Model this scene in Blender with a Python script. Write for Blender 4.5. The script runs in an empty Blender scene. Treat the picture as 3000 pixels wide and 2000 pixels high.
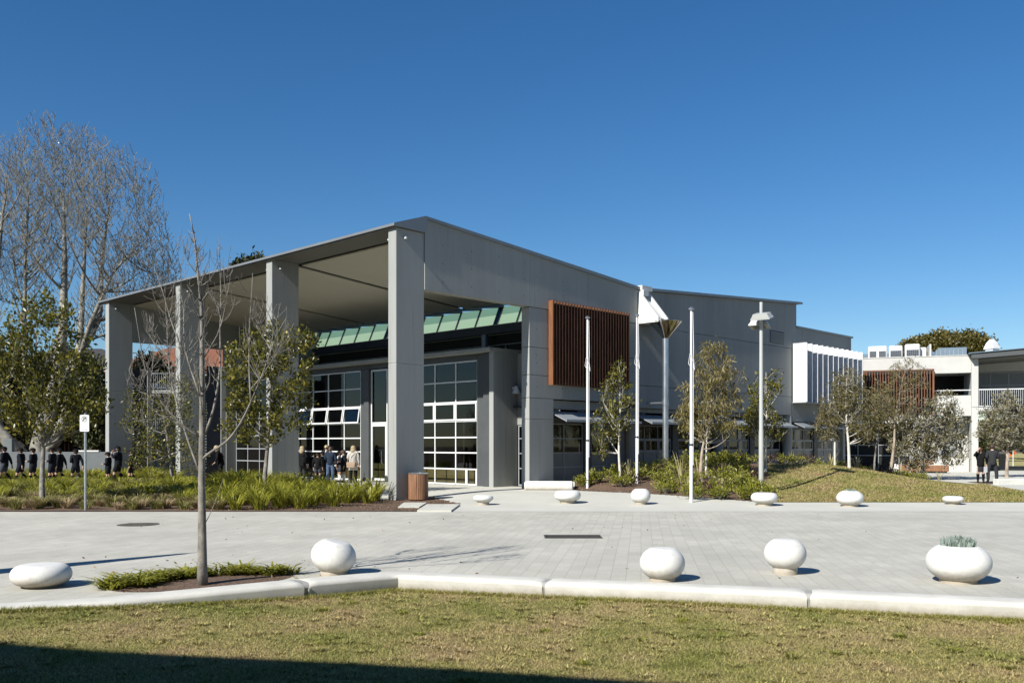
import bpy, math, random
import numpy as np
from mathutils import Vector, Matrix
R=math.radians
rnd=random.Random(7); nr=np.random.default_rng(7)
sc=bpy.context.scene; COL=sc.collection
F=2690.0; CZ=1.85
def P(px,py,Y): return Vector(((px-1500)/F*Y, Y, CZ-(py-1300)/F*Y))
def G(px,py,z=0.0): return P(px,py,F*(CZ-z)/(py-1300))
C0=Vector((-3.763,29.8,0)); ANG=math.atan2(.719,.695)
ER=Vector((math.cos(ANG),math.sin(ANG),0)); EL=Vector((-math.sin(ANG),math.cos(ANG),0))
def B(v,u,z=0): return C0+ER*v+EL*u+Vector((0,0,z))
def uv(x,y):
    dx,dy=x-C0.x,y-C0.y
    return dx*ER.x+dy*ER.y, dx*EL.x+dy*EL.y
def sm(t): t=min(1,max(0,t)); return t*t*(3-2*t)
# ------------------------------------------------------------ objects
def tag(o,label=None,cat=None,group=None,kind=None):
    if label: o['label']=label
    if cat: o['category']=cat
    if group: o['group']=group
    if kind: o['kind']=kind
    return o
def thing(name,label,cat,loc=(0,0,0),rz=0,group=None):
    o=bpy.data.objects.new(name,None); COL.objects.link(o); o.empty_display_size=.2
    o.location=loc; o.rotation_euler=(0,0,rz); return tag(o,label,cat,group)
def link(name,me,mats=None,parent=None):
    o=bpy.data.objects.new(name,me); COL.objects.link(o)
    if mats:
        for m in (mats if isinstance(mats,(list,tuple)) else [mats]): me.materials.append(m)
    if parent is not None: o.parent=parent
    return o
def copy_tree(o,parent=None):
    c=o.copy(); COL.objects.link(c)
    if parent is not None: c.parent=parent
    for ch in list(o.children): copy_tree(ch,c)
    return c
class MB:
    def __init__(s): s.v=[]; s.f=[]; s.m=[]
    def add(s,vs,fs,mi=0):
        n=len(s.v); s.v+=[tuple(x) for x in vs]; s.f+=[tuple(i+n for i in f) for f in fs]; s.m+=[mi]*len(fs); return s
    def bx(s,x0,x1,y0,y1,z0,z1,mi=0,bev=0):
        if bev:
            b=bev; pts=[]
            # chamfer vertical and horizontal edges: 24-vertex box
            for sx in (0,1):
                for sy in (0,1):
                    for sz in (0,1):
                        X=(x0,x1)[sx];Y=(y0,y1)[sy];Z=(z0,z1)[sz]
                        dx=b*(1-2*sx);dy=b*(1-2*sy);dz=b*(1-2*sz)
                        pts+=[(X,Y+dy,Z+dz),(X+dx,Y,Z+dz),(X+dx,Y+dy,Z)]
            def id(sx,sy,sz,a): return ((sx*2+sy)*2+sz)*3+a
            fs=[]
            for k in (0,1):
                q=[id(k,0,0,0),id(k,0,1,0),id(k,1,1,0),id(k,1,0,0)]; fs.append(q if k==0 else q[::-1])
                q=[id(0,k,0,1),id(1,k,0,1),id(1,k,1,1),id(0,k,1,1)]; fs.append(q if k==0 else q[::-1])
                q=[id(0,0,k,2),id(0,1,k,2),id(1,1,k,2),id(1,0,k,2)]; fs.append(q if k==0 else q[::-1])
            for a in (0,1):
                for c in (0,1):
                    q=[id(a,c,0,0),id(a,c,0,1),id(a,c,1,1),id(a,c,1,0)]; fs.append(q if (a+c)%2==0 else q[::-1])
                    q=[id(a,0,c,0),id(a,1,c,0),id(a,1,c,2),id(a,0,c,2)]; fs.append(q if (a+c)%2==0 else q[::-1])
                    q=[id(0,a,c,1),id(0,a,c,2),id(1,a,c,2),id(1,a,c,1)]; fs.append(q if (a+c)%2==0 else q[::-1])
            for sx in (0,1):
                for sy in (0,1):
                    for sz in (0,1):
                        q=[id(sx,sy,sz,0),id(sx,sy,sz,1),id(sx,sy,sz,2)]; fs.append(q if (sx+sy+sz)%2==0 else q[::-1])
            return s.add(pts,fs,mi)
        return s.add([(x0,y0,z0),(x1,y0,z0),(x1,y1,z0),(x0,y1,z0),(x0,y0,z1),(x1,y0,z1),(x1,y1,z1),(x0,y1,z1)],
            [(0,3,2,1),(4,5,6,7),(0,1,5,4),(1,2,6,5),(2,3,7,6),(3,0,4,7)],mi)
    def prism(s,poly,axis,a,b,mi=0):
        # poly in the two other axes (cyclic order), extruded along axis from a to b
        n=len(poly)
        def mk(p,t):
            return (t,p[0],p[1]) if axis=='x' else ((p[0],t,p[1]) if axis=='y' else (p[0],p[1],t))
        vs=[mk(p,a) for p in poly]+[mk(p,b) for p in poly]
        fs=[tuple(range(n)),tuple(range(2*n-1,n-1,-1))]+[(i,i+n,(i+1)%n+n,(i+1)%n) for i in range(n)]
        return s.add(vs,fs,mi)
    def tube(s,pts,rad,n=8,mi=0,cap=True):
        pts=[Vector(p) for p in pts]; k=len(pts)
        if not hasattr(rad,'__len__'): rad=[rad]*k
        vs=[];fs=[]; prev=None
        for i,p in enumerate(pts):
            d=(pts[min(i+1,k-1)]-pts[max(i-1,0)]);
            if d.length<1e-9: d=Vector((0,0,1))
            d.normalize()
            if prev is None:
                a=Vector((1,0,0)) if abs(d.x)<.8 else Vector((0,1,0)); a=(a-d*a.dot(d)).normalized()
            else:
                a=prev-d*prev.dot(d); a=a.normalized() if a.length>1e-6 else prev
            prev=a; b=d.cross(a)
            for j in range(n):
                t=2*math.pi*j/n; vs.append(p+(a*math.cos(t)+b*math.sin(t))*rad[i])
        for i in range(k-1):
            for j in range(n):
                fs.append((i*n+j,i*n+(j+1)%n,(i+1)*n+(j+1)%n,(i+1)*n+j))
        if cap: fs+= [tuple(range(n-1,-1,-1)),tuple(range((k-1)*n,k*n))]
        return s.add(vs,fs,mi)
    def lathe(s,prof,n=32,c=(0,0,0),mi=0,sx=1,sy=1):
        vs=[];fs=[];k=len(prof)
        for (r,z) in prof:
            for j in range(n):
                t=2*math.pi*j/n; vs.append((c[0]+r*math.cos(t)*sx,c[1]+r*math.sin(t)*sy,c[2]+z))
        for i in range(k-1):
            for j in range(n): fs.append((i*n+j,i*n+(j+1)%n,(i+1)*n+(j+1)%n,(i+1)*n+j))
        if prof[0][0]>1e-6: fs.append(tuple(range(n-1,-1,-1)))
        if prof[-1][0]>1e-6: fs.append(tuple(range((k-1)*n,k*n)))
        return s.add(vs,fs,mi)
    def ell(s,c,r,n=12,mi=0,z0=-1,z1=1,k=7):
        a0=math.asin(max(-1,z0));a1=math.asin(min(1,z1)); prof=[(max(1e-4,math.cos(a0+(a1-a0)*i/k)),math.sin(a0+(a1-a0)*i/k)) for i in range(k+1)]
        vs=[];fs=[]
        for (q,z) in prof:
            for j in range(n):
                t=2*math.pi*j/n; vs.append((c[0]+q*math.cos(t)*r[0],c[1]+q*math.sin(t)*r[1],c[2]+z*r[2]))
        for i in range(k):
            for j in range(n): fs.append((i*n+j,i*n+(j+1)%n,(i+1)*n+(j+1)%n,(i+1)*n+j))
        fs.append(tuple(range(n-1,-1,-1))); fs.append(tuple(range(k*n,(k+1)*n)))
        return s.add(vs,fs,mi)
    def xf(s,M,start=0):
        for i in range(start,len(s.v)): s.v[i]=tuple(M@Vector(s.v[i]))
        return s
    def build(s,name,mats,parent=None,smooth=False):
        me=bpy.data.meshes.new(name); me.from_pydata(s.v,[],s.f)
        if any(s.m): me.polygons.foreach_set('material_index',s.m)
        o=link(name,me,mats,parent)
        if smooth:
            me.polygons.foreach_set('use_smooth',[True]*len(s.f))
            if smooth!='all':
                try: me.set_sharp_from_angle(angle=R(40))
                except Exception: pass
        me.update(); return o
def fast(name,V,quads=None,tris=None,mats=None,parent=None,smooth=False):
    V=np.asarray(V,dtype=np.float32); me=bpy.data.meshes.new(name); loops=[];tot=[]
    if quads is not None and len(quads): loops.append(np.asarray(quads,dtype=np.int32).ravel()); tot.append(np.full(len(quads),4,dtype=np.int32))
    if tris is not None and len(tris): loops.append(np.asarray(tris,dtype=np.int32).ravel()); tot.append(np.full(len(tris),3,dtype=np.int32))
    loops=np.concatenate(loops); tot=np.concatenate(tot); st=np.concatenate([[0],np.cumsum(tot)[:-1]]).astype(np.int32)
    me.vertices.add(len(V)); me.vertices.foreach_set('co',V.ravel())
    me.loops.add(len(loops)); me.loops.foreach_set('vertex_index',loops)
    me.polygons.add(len(tot)); me.polygons.foreach_set('loop_start',st)
    try: me.polygons.foreach_set('loop_total',tot)
    except Exception: pass
    if smooth: me.polygons.foreach_set('use_smooth',np.ones(len(tot),dtype=bool))
    me.update(calc_edges=True); me.validate()
    return link(name,me,mats,parent)
# ------------------------------------------------------------ materials
def nt(name):
    m=bpy.data.materials.new(name); m.use_nodes=True; n=m.node_tree; b=n.nodes['Principled BSDF']; return m,n,b
def M(name,col,rough=.6,var=.12,scale=2.0,bump=0,bscale=60,metal=0,spec=.4,col2=None,stretch=(1,1,1),coat=0,detail=5,fine=0,streak=0,dirt=None):
    col=[c*.82 for c in col]; col2=[c*.82 for c in col2] if col2 else None
    m,n,b=nt(name); N=n.nodes; L=n.links
    b.inputs['Roughness'].default_value=rough; b.inputs['Metallic'].default_value=metal
    b.inputs['Specular IOR Level'].default_value=spec
    if coat: b.inputs['Coat Weight'].default_value=coat; b.inputs['Coat Roughness'].default_value=.15
    tc=N.new('ShaderNodeTexCoord'); mp=N.new('ShaderNodeMapping'); mp.inputs['Scale'].default_value=stretch
    L.new(tc.outputs['Object'],mp.inputs['Vector'])
    c1=[min(1,c*(1-var)) for c in col]; c2=list(col2) if col2 else [min(1,c*(1+var)) for c in col]
    nz=N.new('ShaderNodeTexNoise'); nz.inputs['Scale'].default_value=scale; nz.inputs['Detail'].default_value=detail; nz.inputs['Roughness'].default_value=.6
    L.new(mp.outputs['Vector'],nz.inputs['Vector'])
    rp=N.new('ShaderNodeValToRGB'); rp.color_ramp.elements[0].position=.3; rp.color_ramp.elements[1].position=.7
    rp.color_ramp.elements[0].color=(*c1,1); rp.color_ramp.elements[1].color=(*c2,1)
    L.new(nz.outputs['Fac'],rp.inputs['Fac']); out=rp.outputs['Color']
    if fine:
        n2=N.new('ShaderNodeTexNoise'); n2.inputs['Scale'].default_value=bscale; n2.inputs['Detail'].default_value=3
        L.new(tc.outputs['Object'],n2.inputs['Vector'])
        mr=N.new('ShaderNodeMapRange'); mr.inputs['From Min'].default_value=.3; mr.inputs['From Max'].default_value=.7; mr.inputs['To Min'].default_value=1-fine; mr.inputs['To Max'].default_value=1+fine
        L.new(n2.outputs['Fac'],mr.inputs['Value'])
        mx=N.new('ShaderNodeMix'); mx.data_type='RGBA'; mx.blend_type='MULTIPLY'; mx.inputs['Factor'].default_value=1
        cb=N.new('ShaderNodeCombineColor')
        for k in range(3): L.new(mr.outputs['Result'],cb.inputs[k])
        L.new(out,mx.inputs['A']); L.new(cb.outputs['Color'],mx.inputs['B']); out=mx.outputs['Result']
    if streak:
        m2=N.new('ShaderNodeMapping'); m2.inputs['Scale'].default_value=(2.6,2.6,.09); L.new(tc.outputs['Object'],m2.inputs['Vector'])
        n4=N.new('ShaderNodeTexNoise'); n4.inputs['Scale'].default_value=1.6; n4.inputs['Detail'].default_value=6; n4.inputs['Roughness'].default_value=.65; L.new(m2.outputs[0],n4.inputs['Vector'])
        r4=N.new('ShaderNodeMapRange'); r4.inputs['From Min'].default_value=.35; r4.inputs['From Max'].default_value=.68; r4.inputs['To Min'].default_value=1+streak*.4; r4.inputs['To Max'].default_value=1-streak; L.new(n4.outputs['Fac'],r4.inputs['Value'])
        sc4=N.new('ShaderNodeVectorMath'); sc4.operation='SCALE'; L.new(out,sc4.inputs[0]); L.new(r4.outputs[0],sc4.inputs['Scale']); out=sc4.outputs[0]
    if streak:
        m5=N.new('ShaderNodeMapping'); m5.inputs['Scale'].default_value=(9,9,.22); L.new(tc.outputs['Object'],m5.inputs['Vector'])
        n6=N.new('ShaderNodeTexNoise'); n6.inputs['Scale'].default_value=1.3; n6.inputs['Detail'].default_value=3; L.new(m5.outputs[0],n6.inputs['Vector'])
        r6=N.new('ShaderNodeMapRange'); r6.inputs['From Min'].default_value=.60; r6.inputs['From Max'].default_value=.74; r6.inputs['To Min'].default_value=1; r6.inputs['To Max'].default_value=.82; L.new(n6.outputs['Fac'],r6.inputs['Value'])
        s6=N.new('ShaderNodeVectorMath'); s6.operation='SCALE'; L.new(out,s6.inputs[0]); L.new(r6.outputs[0],s6.inputs['Scale']); out=s6.outputs[0]
    if dirt:
        zl,zh,st_=dirt; sp=N.new('ShaderNodeSeparateXYZ'); L.new(tc.outputs['Object'],sp.inputs[0])
        rz=N.new('ShaderNodeMapRange'); rz.inputs['From Min'].default_value=zl; rz.inputs['From Max'].default_value=zh; rz.inputs['To Min'].default_value=1; rz.inputs['To Max'].default_value=0; L.new(sp.outputs['Z'],rz.inputs['Value'])
        n7=N.new('ShaderNodeTexNoise'); n7.inputs['Scale'].default_value=9; n7.inputs['Detail'].default_value=7; n7.inputs['Roughness'].default_value=.7; L.new(tc.outputs['Object'],n7.inputs['Vector'])
        a7=N.new('ShaderNodeMath'); a7.operation='ADD'; L.new(n7.outputs['Fac'],a7.inputs[0]); L.new(rz.outputs[0],a7.inputs[1])
        r7=N.new('ShaderNodeMapRange'); r7.inputs['From Min'].default_value=.62; r7.inputs['From Max'].default_value=1.35; r7.inputs['To Min'].default_value=0; r7.inputs['To Max'].default_value=st_; L.new(a7.outputs[0],r7.inputs['Value'])
        x7=N.new('ShaderNodeMix'); x7.data_type='RGBA'; L.new(r7.outputs[0],x7.inputs['Factor']); L.new(out,x7.inputs['A']); x7.inputs['B'].default_value=(.27,.22,.15,1); out=x7.outputs['Result']
    L.new(out,b.inputs['Base Color'])
    if bump:
        n3=N.new('ShaderNodeTexNoise'); n3.inputs['Scale'].default_value=bscale; n3.inputs['Detail'].default_value=4
        L.new(tc.outputs['Object'],n3.inputs['Vector'])
        bp=N.new('ShaderNodeBump'); bp.inputs['Strength'].default_value=bump; bp.inputs['Distance'].default_value=.01
        L.new(n3.outputs['Fac'],bp.inputs['Height']); L.new(bp.outputs['Normal'],b.inputs['Normal'])
    return m
def leafmat(name,c1,c2,back=None,trans=.35,rough=.45,c3=None):
    m,n,b=nt(name); N=n.nodes; L=n.links; out=N['Material Output']
    g=N.new('ShaderNodeNewGeometry'); rp=N.new('ShaderNodeValToRGB')
    rp.color_ramp.elements[0].color=(*c1,1); rp.color_ramp.elements[1].color=(*c2,1)
    if c3: e=rp.color_ramp.elements.new(.9); e.color=(*c2,1); rp.color_ramp.elements[-1].color=(*c3,1)
    L.new(g.outputs['Random Per Island'],rp.inputs['Fac']); col=rp.outputs['Color']
    if back:
        mx=N.new('ShaderNodeMix'); mx.data_type='RGBA'; L.new(g.outputs['Backfacing'],mx.inputs['Factor'])
        L.new(col,mx.inputs['A']); mx.inputs['B'].default_value=(*back,1); col=mx.outputs['Result']
    L.new(col,b.inputs['Base Color']); b.inputs['Roughness'].default_value=rough; b.inputs['Specular IOR Level'].default_value=.4
    tr=N.new('ShaderNodeBsdfTranslucent'); L.new(col,tr.inputs['Color'])
    ms=N.new('ShaderNodeMixShader'); ms.inputs[0].default_value=trans
    L.new(b.outputs[0],ms.inputs[1]); L.new(tr.outputs[0],ms.inputs[2]); L.new(ms.outputs[0],out.inputs['Surface'])
    return m
def glassmat(name,tint,refl=1.0,rough=.02):
    m,n,b=nt(name); N=n.nodes; L=n.links; out=N['Material Output']; N.remove(b)
    t=N.new('ShaderNodeBsdfTransparent'); t.inputs[0].default_value=(*tint,1)
    g=N.new('ShaderNodeBsdfGlossy'); g.inputs['Roughness'].default_value=rough; g.inputs[0].default_value=(.9,.95,.95,1)
    fr=N.new('ShaderNodeFresnel'); fr.inputs['IOR'].default_value=1.5
    mu=N.new('ShaderNodeMath'); mu.operation='MULTIPLY'; mu.inputs[1].default_value=refl; L.new(fr.outputs[0],mu.inputs[0])
    ms=N.new('ShaderNodeMixShader'); L.new(mu.outputs[0],ms.inputs[0]); L.new(t.outputs[0],ms.inputs[1]); L.new(g.outputs[0],ms.inputs[2])
    L.new(ms.outputs[0],out.inputs['Surface']); return m
def plainm(name,col,rough=.5,metal=0,spec=.4): return M(name,col,rough,var=.06,scale=4,metal=metal,spec=spec)
MT={}
MT['conc']=M('concrete',(.350,.362,.345),.75,var=.1,streak=.06,scale=.7,bump=.12,bscale=45,stretch=(1,1,.25),fine=.06,spec=.25)
MT['conc2']=M('concrete_panel',(.325,.337,.322),.75,var=.12,streak=.06,scale=.5,bump=.12,bscale=45,stretch=(1,1,.3),fine=.06,spec=.25)
MT['white']=M('white_precast',(.74,.74,.71),.6,var=.06,scale=3,bump=.08,bscale=70,col2=(.80,.80,.76),fine=.05,streak=.03,dirt=(.0,.22,.8))
MT['kerbm']=M('white_kerb_concrete',(.63,.622,.57),.75,var=.12,scale=2.2,bump=.15,bscale=90,fine=.06,dirt=(-.21,-.06,.75))
MT['whitepaint']=M('white_paint',(.78,.79,.79),.4,var=.04,scale=2)
MT['wingwall']=M('white_render',(.54,.54,.51),.8,var=.06,scale=1.2,bump=.1,bscale=30,fine=.03)
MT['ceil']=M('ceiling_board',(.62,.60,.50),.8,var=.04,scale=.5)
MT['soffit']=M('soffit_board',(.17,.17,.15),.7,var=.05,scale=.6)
MT['darksteel']=M('dark_steel',(.035,.04,.043),.5,var=.15,scale=2)
MT['pilaster']=M('charcoal_panel',(.075,.082,.085),.55,var=.1,scale=2)
MT['roofm']=M('roof_sheet',(.24,.255,.26),.4,var=.08,scale=1,metal=.3)
MT['alum']=M('white_aluminium',(.72,.74,.74),.4,var=.03,scale=5)
MT['greyalum']=M('grey_aluminium',(.30,.32,.33),.45,var=.06,scale=4)
MT['greypanel']=M('grey_glass_panel',(.17,.185,.19),.35,var=.1,scale=1.5)
MT['glass']=glassmat('window_glass',(.40,.41,.39),1.0)
MT['glassdark']=glassmat('dark_window_glass',(.16,.19,.18),1.1)
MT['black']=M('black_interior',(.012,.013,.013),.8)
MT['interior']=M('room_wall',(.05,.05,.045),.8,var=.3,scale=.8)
MT['ochre']=M('pale_timber_bench',(.55,.46,.22),.6,var=.1)
MT['terra']=M('terracotta_panel',(.26,.09,.04),.7,var=.2)
MT['timber']=M('screen_timber',(.075,.028,.012),.6,var=.4,scale=3,stretch=(6,6,.5),col2=(.15,.06,.025))
MT['timberend']=M('oiled_timber',(.21,.075,.034),.5,var=.3,scale=4,stretch=(5,5,.4),col2=(.28,.12,.05))
MT['bintimber']=M('bin_timber',(.26,.12,.06),.55,var=.45,scale=5,stretch=(7,7,.3),col2=(.42,.22,.12))
MT['awning']=M('awning_metal',(.40,.44,.48),.38,var=.05,scale=2,metal=.35)
MT['steel']=M('polished_steel',(.62,.60,.56),.13,var=.04,scale=2,metal=1)
MT['galv']=M('galvanised_steel',(.58,.62,.66),.35,var=.16,scale=6,metal=.9,stretch=(1,1,.4))
MT['greenlo']=None
MT['polew']=M('white_pole_paint',(.80,.81,.82),.3,var=.02)
MT['poleg']=M('grey_pole_paint',(.46,.48,.46),.4,var=.04)
MT['mulch']=M('bark_mulch',(.075,.045,.03),.9,var=.5,scale=30,bump=1,bscale=50,col2=(.23,.15,.10),fine=.4)
MT['earth']=M('dry_earth',(.10,.07,.045),.9,var=.4,scale=3,bump=.5,bscale=30)
MT['iron']=M('cast_iron',(.10,.095,.08),.6,var=.3,scale=20,bump=.3,bscale=80)
MT['bark_grey']=M('grey_bark',(.20,.185,.16),.85,var=.45,scale=9,bump=.5,bscale=40,stretch=(1,1,.6),col2=(.34,.32,.28))
MT['bark_plane']=M('mottled_plane_bark',(.16,.15,.12),.85,var=.4,scale=2.2,bump=.4,bscale=14,col2=(.40,.38,.32))
MT['bark_twig']=M('twig_bark',(.15,.145,.12),.85,var=.3,scale=2,col2=(.30,.29,.245))
MT['bark_white']=M('white_bark',(.62,.58,.50),.75,var=.2,scale=7,bump=.3,bscale=30,stretch=(1,1,.5),col2=(.80,.77,.70))
MT['bark_tan']=M('tan_bark',(.30,.22,.15),.8,var=.3,scale=6,stretch=(1,1,.5),col2=(.52,.45,.36))
MT['leaf_glossy']=leafmat('glossy_leaf',(.05,.056,.009),(.165,.155,.024),trans=.35,rough=.35,c3=(.38,.31,.06))
MT['leaf_lime']=leafmat('lime_leaf',(.12,.14,.015),(.31,.30,.045),trans=.35,rough=.4)
MT['leaf_euc']=leafmat('gum_leaf',(.09,.078,.020),(.20,.165,.05),trans=.2,rough=.5,c3=(.36,.32,.2))
MT['leaf_euc2']=leafmat('grey_gum_leaf',(.075,.068,.022),(.165,.14,.05),trans=.25,rough=.5,c3=(.26,.24,.15))
MT['leaf_silver']=leafmat('silver_leaf',(.085,.078,.025),(.175,.155,.055),back=(.24,.225,.17),trans=.2,rough=.55,c3=(.36,.34,.27))
MT['leaf_dark']=leafmat('dark_leaf',(.022,.028,.008),(.06,.065,.018),trans=.15)
MT['leaf_far']=leafmat('far_leaf',(.05,.05,.012),(.15,.125,.03),trans=.2)
MT['leaf_bronze']=leafmat('bronze_leaf',(.035,.018,.014),(.10,.05,.03),trans=.1)
MT['strap']=leafmat('strap_leaf',(.15,.165,.018),(.37,.36,.05),trans=.4,rough=.4)
MT['tan_tuft']=leafmat('dry_tuft_blade',(.30,.22,.12),(.55,.44,.27),trans=.35,rough=.6)
MT['olive_tuft']=leafmat('olive_tuft_blade',(.15,.15,.04),(.33,.31,.11),trans=.35,rough=.6)
MT['pale_strap']=leafmat('pale_strap',(.30,.26,.12),(.5,.45,.26),trans=.25,rough=.5)
MT['succ']=leafmat('succulent_leaf',(.15,.20,.17),(.33,.39,.35),trans=.1,rough=.6)
MT['skin']=M('skin',(.48,.29,.21),.5,var=.05,spec=.3)
MT['navy']=M('navy_cloth',(.010,.012,.018),.85,var=.2,scale=12,spec=.15)
MT['blackcloth']=M('black_cloth',(.008,.008,.009),.85,var=.2,scale=12,spec=.15)
MT['greycloth']=M('charcoal_cloth',(.035,.037,.040),.85,var=.15,scale=14,spec=.15)
MT['greyshort']=M('grey_short_cloth',(.05,.058,.07),.85,var=.15,scale=14,spec=.15)
MT['jeans']=M('denim',(.075,.115,.20),.8,var=.3,scale=9,spec=.15)
MT['navyknit']=M('navy_knit',(.02,.032,.055),.85,var=.2,scale=12,spec=.15)
MT['coat']=M('pale_coat_cloth',(.50,.49,.46),.85,var=.06,scale=10,spec=.15)
MT['shirt']=M('white_shirt',(.72,.73,.74),.8)
MT['blonde']=M('blonde_hair',(.34,.25,.13),.5,var=.35,scale=30,stretch=(1,1,.15),col2=(.52,.42,.27))
MT['brownhair']=M('brown_hair',(.05,.03,.018),.5,var=.3,scale=30)
MT['sunglass']=plainm('dark_lens',(.01,.01,.01),.15)
MT['tanbag']=M('tan_leather',(.36,.26,.18),.55,var=.1)
MT['asph']=None
def pavers():
    m,n,b=nt('stone_pavers'); N=n.nodes;L=n.links
    tc=N.new('ShaderNodeTexCoord'); mp=N.new('ShaderNodeMapping'); mp.inputs['Rotation'].default_value=(0,0,R(-82)); L.new(tc.outputs['Object'],mp.inputs['Vector'])
    br=N.new('ShaderNodeTexBrick'); L.new(mp.outputs['Vector'],br.inputs['Vector'])
    br.inputs['Scale'].default_value=1; br.inputs['Brick Width'].default_value=.46; br.inputs['Row Height'].default_value=.21
    br.inputs['Mortar Size'].default_value=.005; br.inputs['Mortar Smooth'].default_value=.2; br.inputs['Bias'].default_value=-.1
    br.inputs['Color1'].default_value=(.405,.396,.346,1); br.inputs['Color2'].default_value=(.452,.442,.388,1); br.inputs['Mortar'].default_value=(.315,.31,.27,1)
    nz=N.new('ShaderNodeTexNoise'); nz.inputs['Scale'].default_value=.5; nz.inputs['Detail'].default_value=8; nz.inputs['Roughness'].default_value=.65; L.new(tc.outputs['Object'],nz.inputs['Vector'])
    mr=N.new('ShaderNodeMapRange'); mr.inputs['From Min'].default_value=.3; mr.inputs['From Max'].default_value=.7; mr.inputs['To Min'].default_value=.86; mr.inputs['To Max'].default_value=1.1; L.new(nz.outputs['Fac'],mr.inputs['Value'])
    n2=N.new('ShaderNodeTexNoise'); n2.inputs['Scale'].default_value=22; n2.inputs['Detail'].default_value=6; n2.inputs['Roughness'].default_value=.7; L.new(tc.outputs['Object'],n2.inputs['Vector'])
    m2=N.new('ShaderNodeMapRange'); m2.inputs['From Min'].default_value=.3; m2.inputs['From Max'].default_value=.7; m2.inputs['To Min'].default_value=.9; m2.inputs['To Max'].default_value=1.09; L.new(n2.outputs['Fac'],m2.inputs['Value'])
    mu0=N.new('ShaderNodeMath'); mu0.operation='MULTIPLY'; L.new(mr.outputs[0],mu0.inputs[0]); L.new(m2.outputs[0],mu0.inputs[1])
    n5=N.new('ShaderNodeTexNoise'); n5.inputs['Scale'].default_value=7; n5.inputs['Detail'].default_value=2; L.new(tc.outputs['Object'],n5.inputs['Vector'])
    m5=N.new('ShaderNodeMapRange'); m5.inputs['From Min'].default_value=.70; m5.inputs['From Max'].default_value=.76; m5.inputs['To Min'].default_value=1; m5.inputs['To Max'].default_value=.80; L.new(n5.outputs['Fac'],m5.inputs['Value'])
    mu=N.new('ShaderNodeMath'); mu.operation='MULTIPLY'; L.new(mu0.outputs[0],mu.inputs[0]); L.new(m5.outputs[0],mu.inputs[1])
    vm=N.new('ShaderNodeVectorMath'); vm.operation='SCALE'; L.new(br.outputs['Color'],vm.inputs[0]); L.new(mu.outputs[0],vm.inputs['Scale'])
    L.new(vm.outputs[0],b.inputs['Base Color']); b.inputs['Roughness'].default_value=.8; b.inputs['Specular IOR Level'].default_value=.25
    bp=N.new('ShaderNodeBump'); bp.inputs['Strength'].default_value=.25; bp.inputs['Distance'].default_value=.004
    ad=N.new('ShaderNodeMath'); ad.operation='SUBTRACT'; L.new(n2.outputs['Fac'],ad.inputs[0]); L.new(br.outputs['Fac'],ad.inputs[1]); L.new(ad.outputs[0],bp.inputs['Height']); L.new(bp.outputs[0],b.inputs['Normal'])
    return m
MT['pavers']=pavers()
MT['apron']=M('pale_concrete_paving',(.585,.58,.515),.8,var=.06,scale=.6,bump=.15,bscale=60,fine=.05)
def lawnmat(name,blade=False,k=.90):
    m,n,b=nt(name); N=n.nodes;L=n.links
    g=N.new('ShaderNodeNewGeometry'); nz=N.new('ShaderNodeTexNoise'); nz.inputs['Scale'].default_value=.75; nz.inputs['Detail'].default_value=7; nz.inputs['Roughness'].default_value=.68
    L.new(g.outputs['Position'],nz.inputs['Vector'])
    rp=N.new('ShaderNodeValToRGB'); el=rp.color_ramp.elements
    el[0].position=.33; el[1].position=.70
    el[0].color=(.20*k,.215*k,.055*k,1); el[1].color=(.40*k,.295*k,.17*k,1)
    e=el.new(.5); e.color=(.335*k,.295*k,.12*k,1)
    L.new(nz.outputs['Fac'],rp.inputs['Fac']); col=rp.outputs['Color']
    vm=N.new('ShaderNodeVectorMath'); vm.operation='SCALE'; L.new(col,vm.inputs[0])
    mr=N.new('ShaderNodeMapRange')
    if blade:
        L.new(g.outputs['Random Per Island'],mr.inputs['Value']); mr.inputs['To Min'].default_value=.35; mr.inputs['To Max'].default_value=1.8
    else:
        n2=N.new('ShaderNodeTexNoise'); n2.inputs['Scale'].default_value=28; n2.inputs['Detail'].default_value=5; n2.inputs['Roughness'].default_value=.8; L.new(g.outputs['Position'],n2.inputs['Vector'])
        L.new(n2.outputs['Fac'],mr.inputs['Value']); mr.inputs['From Min'].default_value=.3; mr.inputs['From Max'].default_value=.7; mr.inputs['To Min'].default_value=.55; mr.inputs['To Max'].default_value=1.25
        bp=N.new('ShaderNodeBump'); bp.inputs['Strength'].default_value=.8; bp.inputs['Distance'].default_value=.03; L.new(n2.outputs['Fac'],bp.inputs['Height']); L.new(bp.outputs[0],b.inputs['Normal'])
    L.new(mr.outputs[0],vm.inputs['Scale']); L.new(vm.outputs[0],b.inputs['Base Color']); b.inputs['Roughness'].default_value=.8; b.inputs['Specular IOR Level'].default_value=.15
    if blade:
        tr=N.new('ShaderNodeBsdfTranslucent'); L.new(vm.outputs[0],tr.inputs['Color']); ms=N.new('ShaderNodeMixShader'); ms.inputs[0].default_value=.3
        L.new(b.outputs[0],ms.inputs[1]); L.new(tr.outputs[0],ms.inputs[2]); L.new(ms.outputs[0],N['Material Output'].inputs['Surface'])
    return m
MT['lawn']=lawnmat('lawn_turf'); MT['lawnblade']=lawnmat('lawn_blade',True)
def skyglass(name,c):
    m,n,b=nt(name); N=n.nodes;L=n.links
    b.inputs['Base Color'].default_value=(*c,1); b.inputs['Roughness'].default_value=.25
    tr=N.new('ShaderNodeBsdfTranslucent'); tr.inputs[0].default_value=(*c,1); ms=N.new('ShaderNodeMixShader'); ms.inputs[0].default_value=.4
    L.new(b.outputs[0],ms.inputs[1]); L.new(tr.outputs[0],ms.inputs[2]); L.new(ms.outputs[0],N['Material Output'].inputs['Surface']); return m
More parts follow.
